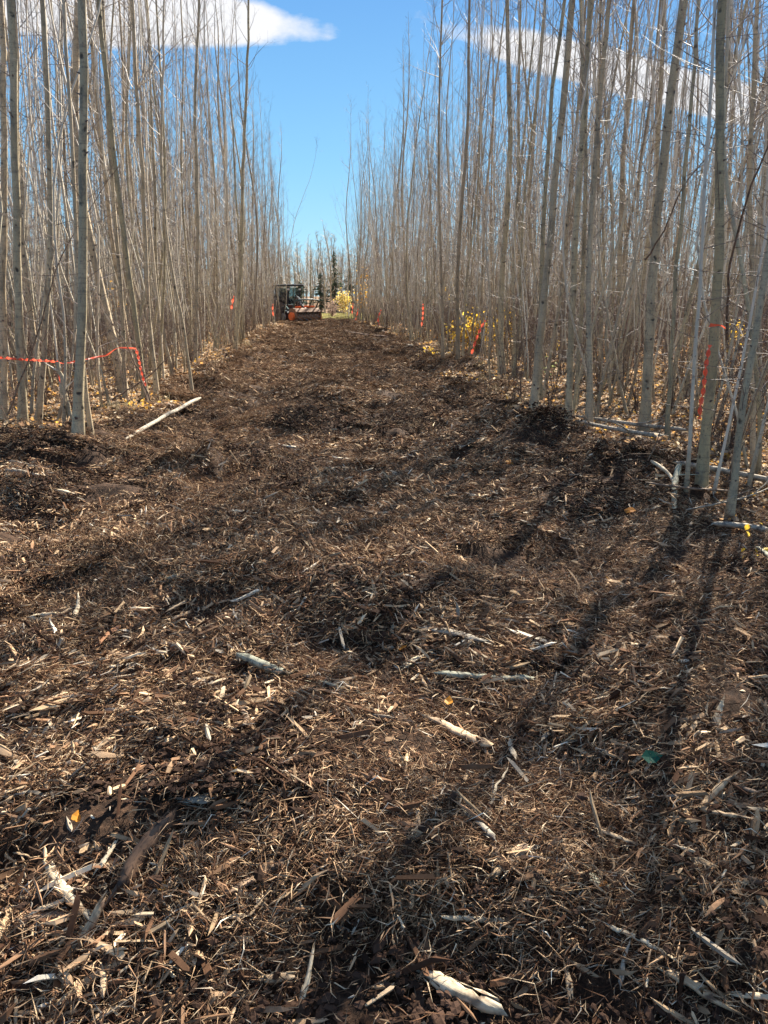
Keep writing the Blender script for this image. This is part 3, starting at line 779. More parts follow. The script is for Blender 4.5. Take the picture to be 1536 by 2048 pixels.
for k in range(300):
    y = rg.uniform(66, 125); x = rg.uniform(-0.5*y, 0.72*y)
    if y < 80 and abs(x+1) < 9: continue
    ti = int(rg.choice(CLS['medium'] if rg.uniform() < .55 else CLS['slender']))
    px_.append((x, y, 0)); ro_.append((rg.normal(0, .02), rg.normal(0, .03), rg.uniform(0, 6.28))); sc_.append(rg.uniform(.5, .72)); ix_.append(ti)
for k in range(700):
    y = rg.uniform(52, 68); x = rg.choice([rg.uniform(-.45*y, -4.5), rg.uniform(3.0, .72*y)])
    ti = int(rg.choice(CLS['medium'] if rg.uniform() < .5 else CLS['slender']))
    px_.append((x, y, 0)); ro_.append((rg.normal(0, .02), rg.normal(0, .03), rg.uniform(0, 6.28))); sc_.append(rg.uniform(.7, .98)); ix_.append(ti)
o = scatter('aspen_woods', np.array(px_), np.array(ro_), np.array(sc_), np.array(ix_), [t[5] for t in TEMPL])
tag(o, 'dense mass of thin bare aspens filling the stand behind the front trees', 'woods')

# ---- undergrowth: leafless brush and dry grass tufts
def brush_model(seed, H, nst=4, leaves=0):
    rg = np.random.default_rng(seed); B = Buf()
    for s in range(nst):
        az = rg.uniform(0, 6.28); ln = rg.uniform(.05, .5); m = 6
        z = np.linspace(0, 1, m); h = H*rg.uniform(.5, 1)
        P = np.stack([math.cos(az)*ln*h*z**1.3, math.sin(az)*ln*h*z**1.3, z*h], 1) + rg.normal(0, .015, (m, 3))*z[:, None]
        rr = np.linspace(.0055*rg.uniform(.6, 1.3), .0015, m)
        v, f, a = tube(P, rr, 3); B.add(v, f, a, (.13, .095, .075))
        for k in range(9):
            j = rg.integers(1, m-1); d = np.array([rg.normal(), rg.normal(), abs(rg.normal())+.3]); d /= np.linalg.norm(d); L = rg.uniform(.1, .45)*h*.6
            Q = np.array([P[j], P[j]+d*L*.5, P[j]+(d+rg.normal(0, .2, 3))*L])
            v, f, a = tube(Q, np.array([.0025, .002, .001]), 3); B.add(v, f, a, (.12, .08, .065))
    return B.mesh('brush_model', CHIP, col=True)
brush = [brush_model(600+i, H, n) for i, (H, n) in enumerate([(.7, 5), (1.0, 5), (1.4, 4), (2.0, 4), (2.6, 3), (.5, 6), (1.8, 5), (1.2, 6)])]
def grass_model(seed, H=.28, n=40, r=.14, cols=((.38, .30, .16), (.30, .24, .13), (.5, .42, .26))):
    rg = np.random.default_rng(seed); B = Buf()
    for i in range(n):
        an = rg.uniform(0, 6.28); rr = r*math.sqrt(rg.uniform()); az = rg.uniform(0, 6.28); h = H*rg.uniform(.4, 1); l = rg.uniform(.2, 1.0)*h; wd = rg.uniform(.0012, .0025)
        b = np.array([math.cos(an)*rr, math.sin(an)*rr, 0]); d = np.array([math.cos(az), math.sin(az), 0]); sd = np.array([-d[1], d[0], 0])*wd
        m1 = b + d*l*.35 + [0, 0, h*.7]; m2 = b + d*l + [0, 0, h*rg.uniform(.5, 1)]
        B.add([b-sd, b+sd, m1+sd, m1-sd, m2], [[0, 1, 2], [0, 2, 3], [3, 2, 4]], 0, np.array(cols[rg.integers(0, len(cols))])*rg.uniform(.7, 1.2))
    return B.mesh('grass_model', GRASS, smooth=False, col=True)
tufts = [grass_model(700+i, H) for i, H in enumerate([.18, .26, .34, .22])]
bx, by = scatter_pts(-20, 26, 4.8, 52, 2.4, lambda x, y: (s_forest(x, y) > -0.05) & (np.abs((x*RT.x + y*RT.y)) < 0.56*(x*FW.x+y*FW.y) + 1))
o = scatter('leafless_undergrowth', np.stack([bx, by, height(bx, by)], 1), np.stack([RNG.normal(0, .1, len(bx)), RNG.normal(0, .1, len(bx)), RNG.uniform(0, 6.28, len(bx))], 1), RNG.uniform(.7, 1.25, len(bx)), RNG.integers(0, 8, len(bx)), brush)
tag(o, 'thin leafless brush and saplings between the aspen trunks', 'undergrowth')
x1, y1 = scatter_pts(-10, 12, 9.5, 40, 6, lambda x, y: (np.abs(s_forest(x, y)-.25) < .5) & (RNG.uniform(0, 1, len(x)) < .6))
o = scatter('dry_grass_tufts', np.stack([x1, y1, height(x1, y1)-.01], 1), np.stack([RNG.normal(0, .2, len(x1)), RNG.normal(0, .2, len(x1)), RNG.uniform(0, 6.28, len(x1))], 1), RNG.uniform(.4, .9, len(x1)), RNG.integers(0, 4, len(x1)), tufts)
tag(o, 'short dry grass tufts along both edges of the strip', 'grass')
gm = [grass_model(760+i, .3, 90, .35, ((.42, .40, .10), (.50, .42, .16), (.33, .36, .09), (.55, .5, .28))) for i in range(3)]
x2, y2 = scatter_pts(-7, 9, 49.5, 66, 7, lambda x, y: y > 50.5 + 1.2*vnoise(x, y, .5, 40) - .25*x)
o = scatter('meadow_grass', np.stack([x2, y2, height(x2, y2)], 1), np.stack([0*x2, 0*x2, RNG.uniform(0, 6.28, len(x2))], 1), RNG.uniform(.5, 1.0, len(x2)), RNG.integers(0, 3, len(x2)), gm)
tag(o, 'yellow green grass in the sun at the far end of the strip', 'grass')

# ------------------------------------------------------------------ shrubs with leaves
STEM = principled('shrub_stem', (.14, .10, .075), .8, var=.2)
def leafy_shrub(p, H, Wd, nst, nleaf, cols, lab, size=.06, group=None, name='leafy_shrub', seed=0, dens_top=.3):
    rg = np.random.default_rng(seed); S = Buf(); Lf = Buf()
    e = empty(name, p)
    for s in range(nst):
        az = rg.uniform(0, 6.28); sp = rg.uniform(.1, 1)*Wd; h = H*rg.uniform(.6, 1); m = 7; z = np.linspace(0, 1, m)
        P = np.stack([math.cos(az)*sp*z**1.2, math.sin(az)*sp*z**1.2, z*h], 1) + rg.normal(0, .02, (m, 3))*z[:, None]
        v, f, a = tube(P, np.linspace(.008, .002, m), 4); S.add(v, f, a)
        for k in range(nleaf//nst):
            t = dens_top + (1-dens_top)*rg.uniform(); c = np.array([np.interp(t, z, P[:, q]) for q in range(3)]) + rg.normal(0, .09+.05*Wd, 3)*(size/.06)**.5
            v, f = leaf_geo(size*rg.uniform(.6, 1.2), rg)
            v = v @ rotm(rg.uniform(0, 6.28), rg.normal(0, .8), rg.normal(0, .8)).T + c
            Lf.add(v, f, 0, np.array(cols[rg.integers(0, len(cols))])*rg.uniform(.75, 1.2))
    link('stem', S.mesh('stem', STEM), e); link('foliage', Lf.mesh('foliage', LEAF, smooth=False, col=True), e)
    tag(e, lab, 'shrub', group); return e
YEL = ((.88, .52, .04), (.80, .50, .05), (.90, .62, .10), (.66, .46, .08), (.5, .33, .08))
ORG = ((.75, .42, .07), (.80, .50, .10), (.62, .33, .08))
def shrub_px(u, v, **kw):
    p = ground_at(u, v); return leafy_shrub(p, **kw)
shrub_px(955, 704, H=1.1, Wd=.7, nst=14, nleaf=800, cols=YEL, lab='bright yellow leaved shrub glowing behind the leaning ribbon, right of the trail', size=.085, seed=1)
shrub_px(912, 702, H=.9, Wd=.4, nst=6, nleaf=100, cols=YEL, lab='small yellow leaved shrub left of the bright yellow one', size=.08, seed=2)
shrub_px(1010, 698, H=1.2, Wd=.4, nst=6, nleaf=130, cols=YEL, lab='yellow leaved shrub right of the bright yellow one', size=.08, seed=3)
shrub_px(1112, 705, H=.8, Wd=.3, nst=4, nleaf=40, cols=YEL, lab='sparse yellow shrub behind the corner aspen of the right stand', size=.07, seed=4)
shrub_px(1095, 758, H=.4, Wd=.2, nst=4, nleaf=30, cols=((.45, .5, .2), (.5, .52, .28)), lab='small pale green sprig at the foot of the right stand', size=.06, seed=5)
shrub_px(1470, 720, H=1.1, Wd=.4, nst=5, nleaf=60, cols=YEL, lab='yellow leaved shrub deep behind the knotted crooked aspen', size=.08, seed=6)
shrub_px(860, 724, H=.28, Wd=.15, nst=4, nleaf=30, cols=YEL, lab='tiny yellow leaved sprig beside the fallen twigs at the trail edge', size=.07, seed=7)
shrub_px(275, 826, H=.14, Wd=.22, nst=6, nleaf=70, cols=ORG, lab='low orange leaved sprig on the litter beside the fallen pole', size=.05, seed=8, dens_top=.2)
shrub_px(388, 745, H=.16, Wd=.15, nst=4, nleaf=30, cols=ORG, lab='low orange leaved sprig by the foot of the slim leaning aspen', size=.05, seed=9)
shrub_px(245, 705, H=1.9, Wd=.2, nst=3, nleaf=34, cols=ORG, lab='slim sapling with a few orange leaves left, above the left ribbon', size=.08, seed=10, dens_top=.7, name='leafy_sapling')
shrub_px(1528, 1120, H=.12, Wd=.12, nst=4, nleaf=24, cols=YEL, lab='low yellow sprig at the right border beside the pale stick', size=.04, seed=11)
shrub_px(893, 640, H=3.4, Wd=.8, nst=7, nleaf=130, cols=YEL, lab='tall sparse yellow bush behind the right row of trunks', size=.12, seed=12)
leafy_shrub((2.4, 46, .05), 3.6, .7, 7, 150, ORG, 'tall shrub with orange leaves in the right row near the end of the trail', .13, seed=13, dens_top=.35)
leafy_shrub((1.7, 61, 0), 1.9, .8, 12, 500, ((.72, .50, .10), (.62, .50, .16), (.55, .48, .2)), 'rounded golden bush beyond the end of the trail', .15, seed=14, dens_top=.5)
leafy_shrub((.75, 58.5, 0), 1.35, .9, 40, 500, ((.30, .20, .15), (.36, .26, .20), (.26, .19, .15)), 'pinkish brown brush in front of the golden bush', .09, seed=15, dens_top=.2)

# spruces beyond the end of the strip
TRUNKM = principled('spruce_trunk', (.09, .065, .05), .9, var=.3)
def spruce(x, y, H, Rd, lab, seed):
    rg = np.random.default_rng(seed); e = empty('spruce_tree', (x, y, 0))
    tb = Buf(); v, f, a = tube(np.array([[0, 0, 0], [0, 0, H*.5], [0, 0, H]]), np.array([.09, .05, .01]), 6); tb.add(v, f, a)
    link('trunk', tb.mesh('trunk', TRUNKM), e)
    B = Buf()
    for i in range(int(95*H/5)):
        t = rg.uniform(.03, 1)**.9; z = H*t; L = Rd*(1-t)**.8*rg.uniform(.5, 1.3)+.06; az = rg.uniform(0, 6.28)
        d = np.array([math.cos(az), math.sin(az), 0]); sd = np.array([-d[1], d[0], 0])
        for k in range(7):
            s = (k+.5)/7; c = np.array([0, 0, z]) + d*L*s + [0, 0, -.25*L*s + .12*L*s*s]
            wd = .17*L*(1.2-s)+.06; th = rg.normal(0, .5)
            n = sd*math.cos(th) + np.array([0, 0, math.sin(th)])
            B.add([c - d*L*.09 + n*wd*.4, c + n*wd + [0, 0, -.05], c + d*L*.13, c - n*wd + [0, 0, -.05], c - d*L*.09 - n*wd*.4 , c + [0, 0, -.09]],
                  [[0, 1, 2], [0, 2, 3], [0, 3, 4], [1, 5, 3]], 0, np.array([.075, .105, .065])*rg.uniform(.6, 1.5))  # needle green lightened to imitate distance haze
    link('crown', B.mesh('crown', NEEDLE, smooth=False, col=True), e)
    tag(e, lab, 'spruce', 'spruces beyond the end of the trail')
spruce(1.15, 70, 5.4, 1.35, 'tallest pointed dark spruce beyond the end of the trail', 1)
spruce(-.1, 69, 3.6, 1.3, 'shorter spruce just left of the tallest one, beyond the trail', 2)
spruce(-1.9, 68, 2.9, 1.3, 'low spruce right behind the arms of the mulching machine', 3)
spruce(-3.6, 69, 3.2, 1.4, 'spruce behind the right side of the cab', 4)
spruce(-5.4, 70, 3.8, 1.5, 'spruce hidden mostly by the cab of the machine', 5)
spruce(2.6, 72, 4.2, 1.4, 'spruce right of the tallest one behind the golden bush', 6)

# ------------------------------------------------------------------ mulching machine
M_BLK = principled('black_paint', (.035, .037, .04), .45, var=.3)
M_GRY = principled('grey_steel', (.22, .24, .25), .45, .3, var=.25)
M_ORG = principled('orange_paint', (.85, .17, .04), .5, var=.15)
M_RUST = principled('rusty_steel', (.24, .14, .085), .75, .1, var=.4, bump=.3)
M_RUB = principled('black_rubber', (.02, .02, .02), .85, var=.2)
M_WHT = principled('pale_roof_paint', (.62, .64, .62), .5, var=.1)
M_GRN = principled('dark_green_paint', (.05, .075, .06), .5, var=.2)
M_HOS = principled('hose_rubber', (.03, .03, .03), .5)
M_LAMP = principled('lamp_glass', (.7, .7, .65), .15)
m, nt_ = newmat('cab_glass'); T = NT(nt_)
gl = T.n('ShaderNodeBsdfPrincipled', ins={'Base Color': (.03, .04, .045, 1), 'Roughness': .08, 'Specular IOR Level': .8})
tr = T.n('ShaderNodeBsdfTransparent', ins={'Color': (.85, .92, .92, 1)})
T.n('ShaderNodeOutputMaterial', ins={0: T.n('ShaderNodeMixShader', ins={0: .7, 1: gl.outputs[0], 2: tr.outputs[0]}).outputs[0]})
M_GLS = m
import bmesh
def box(name, size, loc, mat, parent, rot=(0, 0, 0), bev=.02, taper=None):
    bm = bmesh.new(); bmesh.ops.create_cube(bm, size=1.0)
    for v in bm.verts:
        v.co = Vector((v.co.x*size[0], v.co.y*size[1], v.co.z*size[2]))
        if taper and v.co.z > 0: v.co.x *= taper[0]; v.co.y *= taper[1]
    if bev: bmesh.ops.bevel(bm, geom=list(bm.edges), offset=min(bev, min(size)*.3), segments=2, affect='EDGES')
    me = bpy.data.meshes.new(name); bm.to_mesh(me); bm.free(); me.materials.append(mat)
    return link(name, me, parent, loc, rot)
def prism(name, prof, width, loc, mat, parent, bev=.015):
    """profile in the y-z plane, extruded along x"""
    bm = bmesh.new(); vs = [bm.verts.new((-width/2, a, b)) for a, b in prof]; f = bm.faces.new(vs)
    r = bmesh.ops.extrude_face_region(bm, geom=[f]); bmesh.ops.translate(bm, verts=[g for g in r['geom'] if isinstance(g, bmesh.types.BMVert)], vec=(width, 0, 0))
    bmesh.ops.recalc_face_normals(bm, faces=bm.faces)
    if bev: bmesh.ops.bevel(bm, geom=list(bm.edges), offset=bev, segments=2, affect='EDGES')
    me = bpy.data.meshes.new(name); bm.to_mesh(me); bm.free(); me.materials.append(mat)
    return link(name, me, parent, loc)
def cylx(name, r, L, loc, mat, parent, seg=20, rot=(0, 0, 0)):
    B = Buf(); th = np.arange(seg)/seg*2*math.pi
    ring = lambda x, q: np.stack([np.full(seg, x), q*np.cos(th), q*np.sin(th)], 1)
    V = np.concatenate([ring(-L/2, r*.93), ring(-L/2+.02, r), ring(L/2-.02, r), ring(L/2, r*.93)])
    F = [[k*seg+j, k*seg+(j+1) % seg, (k+1)*seg+(j+1) % seg, (k+1)*seg+j] for k in range(3) for j in range(seg)]
    me = bpy.data.meshes.new(name); me.from_pydata(V.tolist(), [], F + [list(range(seg))[::-1], list(range(3*seg, 4*seg))]); me.materials.append(mat)
    return link(name, me, parent, loc, rot)
def pipe(name, pts, r, mat, parent, sides=8):
    B = Buf(); v, f, a = tube(np.array(pts), np.full(len(pts), r), sides); B.add(v, f); return link(name, B.mesh(name, mat), parent)
mp = ground_at(592, 640)
mp = Vector((-2.1, 47.5, 0)); mp.z = hz(mp.x+.6, mp.y-1.2)+.02
mach = empty('mulching_machine', mp, (0, 0, R(180+38)))       # local +y is the travel direction
tag(mach, 'black tracked mulching machine with orange and rusty drum head at the end of the trail', 'track loader')
for sx_ in (-1, 1):
    tr_ = prism('track', [(-1.15, .25), (-1.0, .06), (-.85, .0), (.75, .0), (.95, .10), (1.12, .32), (1.05, .5), (.6, .62), (-.8, .62), (-1.1, .48)], .40, (sx_*.74, 0, 0), M_RUB, mach, .03)
    for k in range(5): cylx('road_wheel', .14, .08, (sx_*.22, -.72+.36*k, .18), M_GRY, tr_)
    cylx('drive_sprocket', .22, .10, (sx_*.22, .85, .34), M_GRY, tr_)
    lug = Buf()
    for k in range(20):
        y_ = -1.0 + .1*k; lug.add(np.array([[sx_*0-.2, y_-.02, -.02], [.2, y_-.02, -.02], [.2, y_+.02, -.02], [-.2, y_+.02, -.02], [-.2, y_-.02, .03], [.2, y_-.02, .03], [.2, y_+.02, .03], [-.2, y_+.02, .03]]),
            [[0, 3, 2, 1], [4, 5, 6, 7], [0, 1, 5, 4], [1, 2, 6, 5], [2, 3, 7, 6], [3, 0, 4, 7]])
    link('track_lugs', lug.mesh('track_lugs', M_RUB, False), tr_)['kind'] = 'stuff'
    prism('fender', [(-1.2, .66), (1.0, .66), (1.15, .56), (1.18, .60), (1.02, .72), (-1.2, .72)], .44, (sx_*.74, 0, 0), M_BLK, mach)
    prism('lift_arm', [(-1.15, 1.25), (-.9, 1.42), (.5, 1.05), (1.35, .45), (1.25, .35), (.4, .92), (-.9, 1.2)], .11, (sx_*.66, .12, 0), M_BLK, mach)
    pipe('hydraulic_ram', [(sx_*.60, -.4, .75), (sx_*.60, .55, .95)], .035, M_GRY, mach)
    box('headlight', (.16, .05, .10), (sx_*.42, .68, 1.93), M_LAMP, mach)
prism('body', [(-1.25, .45), (.75, .35), (.75, .8), (.5, .95), (-1.2, 1.35), (-1.3, .9)], .98, (0, 0, 0), M_BLK, mach, .04)
prism('engine_cover', [(-1.32, .9), (-.6, .92), (-.6, 1.55), (-1.1, 1.5), (-1.3, 1.3)], 1.0, (0, 0, 0), M_BLK, mach, .05)
gr = box('side_grille', (.02, .4, .3), (.51, -.9, 1.15), M_GRY, mach)
cab = prism('cab', [(-.62, .9), (.62, .85), (.68, 1.02), (-.62, 1.02)], 1.0, (0, 0, 0), M_BLK, mach)
for (a, b) in ((-.47, -.58), (.47, -.58), (-.47, .62), (.47, .62)):
    box('cab_post', (.07, .08, 1.08), (a, b, 1.55), M_BLK, mach)
box('cab_rear_panel', (.86, .04, .5), (0, -.6, 1.3), M_BLK, mach)
box('windscreen', (.86, .02, .98), (0, .62, 1.54), M_GLS, mach, bev=0)
for s_ in (-1, 1): box('side_window', (.02, 1.1, .92), (s_*.47, .02, 1.54), M_GLS, mach, bev=0)
for k in range(4): box('window_bar', (.025, .03, .96), (.49, -.35+.24*k, 1.54), M_BLK, mach, bev=.005)
box('operator_seat', (.5, .45, .16), (0, -.2, 1.12), M_BLK, mach); box('seat_back', (.48, .12, .6), (0, -.44, 1.45), M_BLK, mach)
rf = box('roof', (1.22, 1.62, .09), (0, .05, 2.15), M_BLK, mach, bev=.03)
box('roof_top', (1.20, 1.60, .03), (0, 0, .062), M_WHT, rf)
# mulcher head
hd = empty('mulcher_head', (0, 1.75, 0)); hd.parent = mach
prism('housing', [(-.38, .30), (-.30, .72), (-.05, .86), (.22, .80), (.36, .62), (.30, .60), (.05, .66), (-.22, .58), (-.28, .30)], 1.80, (0, 0, 0), M_RUST, hd)
prism('housing_back', [(-.42, .2), (-.36, .2), (-.28, .74), (-.34, .76)], 1.78, (0, 0, 0), M_ORG, hd)
box('orange_guard', (.7, .22, .10), (-.35, -.05, .93), M_ORG, hd); box('orange_guard', (.4, .2, .10), (.45, -.05, .91), M_ORG, hd)
for s_ in (-1, 1):
    prism('side_plate', [(-.42, .10), (.22, .10), (.40, .35), (.38, .66), (.05, .86), (-.32, .8)], .05, (s_*.92, 0, 0), M_RUST, hd)
    cylx('motor_cover', .24, .16, (s_*1.0, 0, .38), M_ORG, hd)
cylx('drum', .20, 1.74, (0, .08, .33), M_RUST, hd)
tb = box('tooth', (.06, .09, .05), (-.8, .29, .33), M_GRY, hd, bev=.01)
for k in range(13):
    for a_ in (0, 1, 2):
        if k == 0 and a_ == 0: continue
        c = tb.copy(); COL.objects.link(c); an = R(-10 + 50*a_ + (k % 3)*14 - 40); c.location = (-.8+.133*k, .08+.23*math.cos(an), .33+.23*math.sin(an)); c.rotation_euler = (an, 0, 0)
pipe('push_bar', [(-.86, -.1, .8), (-.86, .25, 1.28), (-.3, .32, 1.34), (.3, .32, 1.34), (.86, .25, 1.28), (.86, -.1, .8)], .05, M_GRN, hd)
pipe('push_bar_brace', [(-.3, -.05, .82), (-.3, .32, 1.32)], .035, M_GRN, hd); pipe('push_bar_brace', [(.3, -.05, .82), (.3, .32, 1.32)], .035, M_GRN, hd)
for k in range(4):
    x_ = -.15 + .1*k; t_ = np.linspace(0, 1, 9)
    pipe('hydraulic_hose', [(x_, .75 + .75*a_, .95 + .62*math.sin(a_*math.pi)*(.8+.1*k) - .15*a_) for a_ in t_], .022, M_HOS if k % 2 else M_GRY, mach)
pipe('exhaust_pipe', [(.3, -1.0, 1.5), (.3, -1.0, 1.8), (.3, -1.08, 1.86)], .035, M_GRY, mach)

# white stake beside the brush
st = Buf(); v, f, a = tube(np.array([[0, 0, 0], [.03, 0, .6], [.08, 0, 1.1]]), np.array([.045, .04, .03]), 8); st.add(v, f)
o = link('marker_stake', st.mesh('marker_stake', principled('white_paint', (.75, .73, .68), .6)), None, (1.95, 57.0, 0)); tag(o, 'short pale stake standing in the grass at the far end of the trail', 'stake')

# ------------------------------------------------------------------ orange flagging ribbons
m, nt_ = newmat('flagging_tape'); T = NT(nt_)
tcx = T.n('ShaderNodeTexCoord'); nn = T.n('ShaderNodeTexNoise', ins={'Vector': tcx.outputs['Object'], 'Scale': 18.0, 'Detail': 3.0}).outputs[0]
cc = T.mix(nn, (.80, .09, .04), (1.0, .20, .11))
b1 = T.n('ShaderNodeBsdfPrincipled', ins={'Base Color': cc, 'Roughness': .35}); b2 = T.n('ShaderNodeBsdfTranslucent', ins={'Color': cc})
T.n('ShaderNodeOutputMaterial', ins={0: T.n('ShaderNodeMixShader', ins={0: .45, 1: b1.outputs[0], 2: b2.outputs[0]}).outputs[0]})
TAPE = m
def ribbon(paths, wd, twist, lab, group=None, name='flagging_ribbon', thick=None):
    """paths: lists of world points; a flat tape that twists as it runs"""
    B = Buf()
    for pts in paths:
        P = np.array([list(p) for p in pts], float); d = np.r_[0, np.cumsum(np.linalg.norm(np.diff(P, axis=0), axis=1))]; L = d[-1]
        n = max(6, int(L/.022)); t = np.linspace(0, L, n); Q = np.stack([np.interp(t, d, P[:, k]) for k in range(3)], 1)
        for _ in range(2): Q[1:-1] = .25*Q[:-2]+.5*Q[1:-1]+.25*Q[2:]
        Tn = np.gradient(Q, axis=0); Tn /= np.linalg.norm(Tn, axis=1)[:, None]
        ref = np.array([.2, 1, .1]); U = np.cross(Tn, ref); U /= np.linalg.norm(U, axis=1)[:, None]; W_ = np.cross(Tn, U)
        ang = t*twist + .5*np.sin(t*5) + .6
        S = (U*np.cos(ang)[:, None] + W_*np.sin(ang)[:, None])*(wd/2); Nn = (U*-np.sin(ang)[:, None] + W_*np.cos(ang)[:, None])*.004
        V = np.stack([Q-S, Q+Nn, Q+S], 1).reshape(-1, 3)
        F = [[3*i+j, 3*i+j+1, 3*i+j+4, 3*i+j+3] for i in range(n-1) for j in (0, 1)]
        B.add(V, F)
    o = link(name, B.mesh(name, TAPE, False)); tag(o, lab, 'ribbon', group); return o
def pxline(pp, dep): return [at_depth(u, v, dep if not isinstance(dep, (list, tuple)) else dep[i]) for i, (u, v) in enumerate(pp)]
G_R = 'orange flagging ribbons'
ribbon([pxline([(-60, 712), (0, 715), (50, 719), (115, 723)], [8.6, 8.5, 8.45, 8.4])], .032, 42, 'orange twisted ribbon strung level from the left border to the broken stake', G_R)
ribbon([pxline([(115, 723), (122, 727), (140, 725), (170, 719), (215, 710), (234, 695), (272, 697)], [8.4, 8.4, 8.45, 8.7, 9.0, 9.05, 9.1])], .020, 9, 'pale orange ribbon looping behind the thick left aspen from the stake to the leaning one', G_R)
ribbon([pxline([(115, 725), (118, 745), (123, 768)], 8.38)], .030, 10, 'short pink ribbon tail hanging from the broken stake on the left', G_R)
ribbon([pxline([(272, 697), (277, 715), (283, 745), (291, 772)], 9.05)], .038, 48, 'twisted orange ribbon end hanging from the dark leaning aspen on the left', G_R)
DR = ground_at(1402, 985).dot(FW) - .12
ribbon([pxline([(1419, 650), (1430, 652), (1444, 648), (1450, 656)], DR)], .035, 5, 'orange ribbon knot tied round the crooked aspen on the right', G_R)
ribbon([pxline([(1420, 690), (1412, 730), (1407, 780), (1400, 815), (1399, 838)], DR-.02)], .036, 44, 'long twisted orange ribbon hanging on the crooked aspen on the right', G_R)
for (pp, dep, wd, tw, lab) in (
    ([(468, 592), (465, 604), (463, 618)], 16, .045, 22, 'small orange ribbon hanging among the left trunks near the trail'),
    ([(546, 608), (545, 620), (547, 632)], 30, .055, 14, 'orange ribbon on the farthest left trunk close to the machine'),
    ([(706, 607), (705, 618), (704, 628)], 33, .05, 14, 'upper orange ribbon at the far end of the right row'),
    ([(716, 618), (714, 630), (711, 640)], 30, .05, 12, 'larger orange ribbon at the far end of the right row'),
    ([(762, 620), (757, 632), (756, 642), (759, 650)], 24, .05, 16, 'orange ribbon with a split tail on the right row, above the dark mounds'),
    ([(846, 608), (846, 630), (843, 654)], 18, .045, 26, 'long orange ribbon hanging on the right row left of the yellow shrubs'),
    ([(971, 641), (962, 655), (952, 680), (943, 708)], 13.5, .05, 26, 'orange ribbon slanting across the yellow shrub')):
    ribbon([pxline(pp, dep)], wd, tw, lab, G_R)

# ------------------------------------------------------------------ sticks, logs, shards that can be pointed at
def wood_mat(name, base, dark, along=4.0, spots=0.0):
    m, nt = newmat(name); T = NT(nt); tc = T.n('ShaderNodeTexCoord')
    st_ = T.n('ShaderNodeVectorMath', operation='MULTIPLY', ins={0: tc.outputs['Object'], 1: (along, 90, 90)}).outputs[0]
    n_ = T.n('ShaderNodeTexNoise', ins={'Vector': st_, 'Scale': 1.0, 'Detail': 6.0, 'Roughness': .65}).outputs[0]
    n3 = T.n('ShaderNodeTexNoise', ins={'Vector': tc.outputs['Object'], 'Scale': 25.0, 'Detail': 4.0}).outputs[0]
    c = T.ramp(n_, [(.3, dark), (.5, base), (.75, tuple(min(1, x*1.25) for x in base))])
    c = T.mix(T.ramp(n3, [(.50, (0, 0, 0)), (.68, (1, 1, 1))]), c, tuple(x*.6+.01 for x in dark))
    if spots:
        vo = T.n('ShaderNodeTexVoronoi', ins={'Vector': T.n('ShaderNodeVectorMath', operation='MULTIPLY', ins={0: tc.outputs['Object'], 1: (95, 30, 30)}).outputs[0], 'Scale': 1.0}).outputs['Distance']
        c = T.mix(T.math('MULTIPLY', T.math('LESS_THAN', vo, .22), spots), c, (.04, .03, .025))
    bp = T.n('ShaderNodeBump', ins={'Strength': .7, 'Distance': .004, 'Height': n_})
    b = T.n('ShaderNodeBsdfPrincipled', ins={'Base Color': c, 'Roughness': .75, 'Specular IOR Level': .25, 'Normal': bp.outputs[0]})
    T.n('ShaderNodeOutputMaterial', ins={0: b.outputs[0]}); return m
W_TAN = wood_mat('split_tan_wood', (.46, .33, .20), (.16, .09, .05))
W_PALE = wood_mat('split_pale_wood', (.54, .44, .30), (.30, .21, .13))
W_GREY = wood_mat('weathered_grey_wood', (.34, .29, .22), (.14, .11, .09))
W_GRN = wood_mat('green_grey_bark', (.34, .33, .24), (.16, .15, .11), 8, .7)
W_BRN = wood_mat('dark_root_bark', (.15, .085, .05), (.035, .02, .013), 10)
W_RED = wood_mat('reddish_bark', (.36, .17, .08), (.12, .05, .03))
W_MID = wood_mat('brown_branch_bark', (.24, .16, .105), (.07, .045, .03))
WM = dict(tan=W_TAN, pale=W_PALE, grey=W_GREY, green=W_GRN, brown=W_BRN, red=W_RED, mid=W_MID)
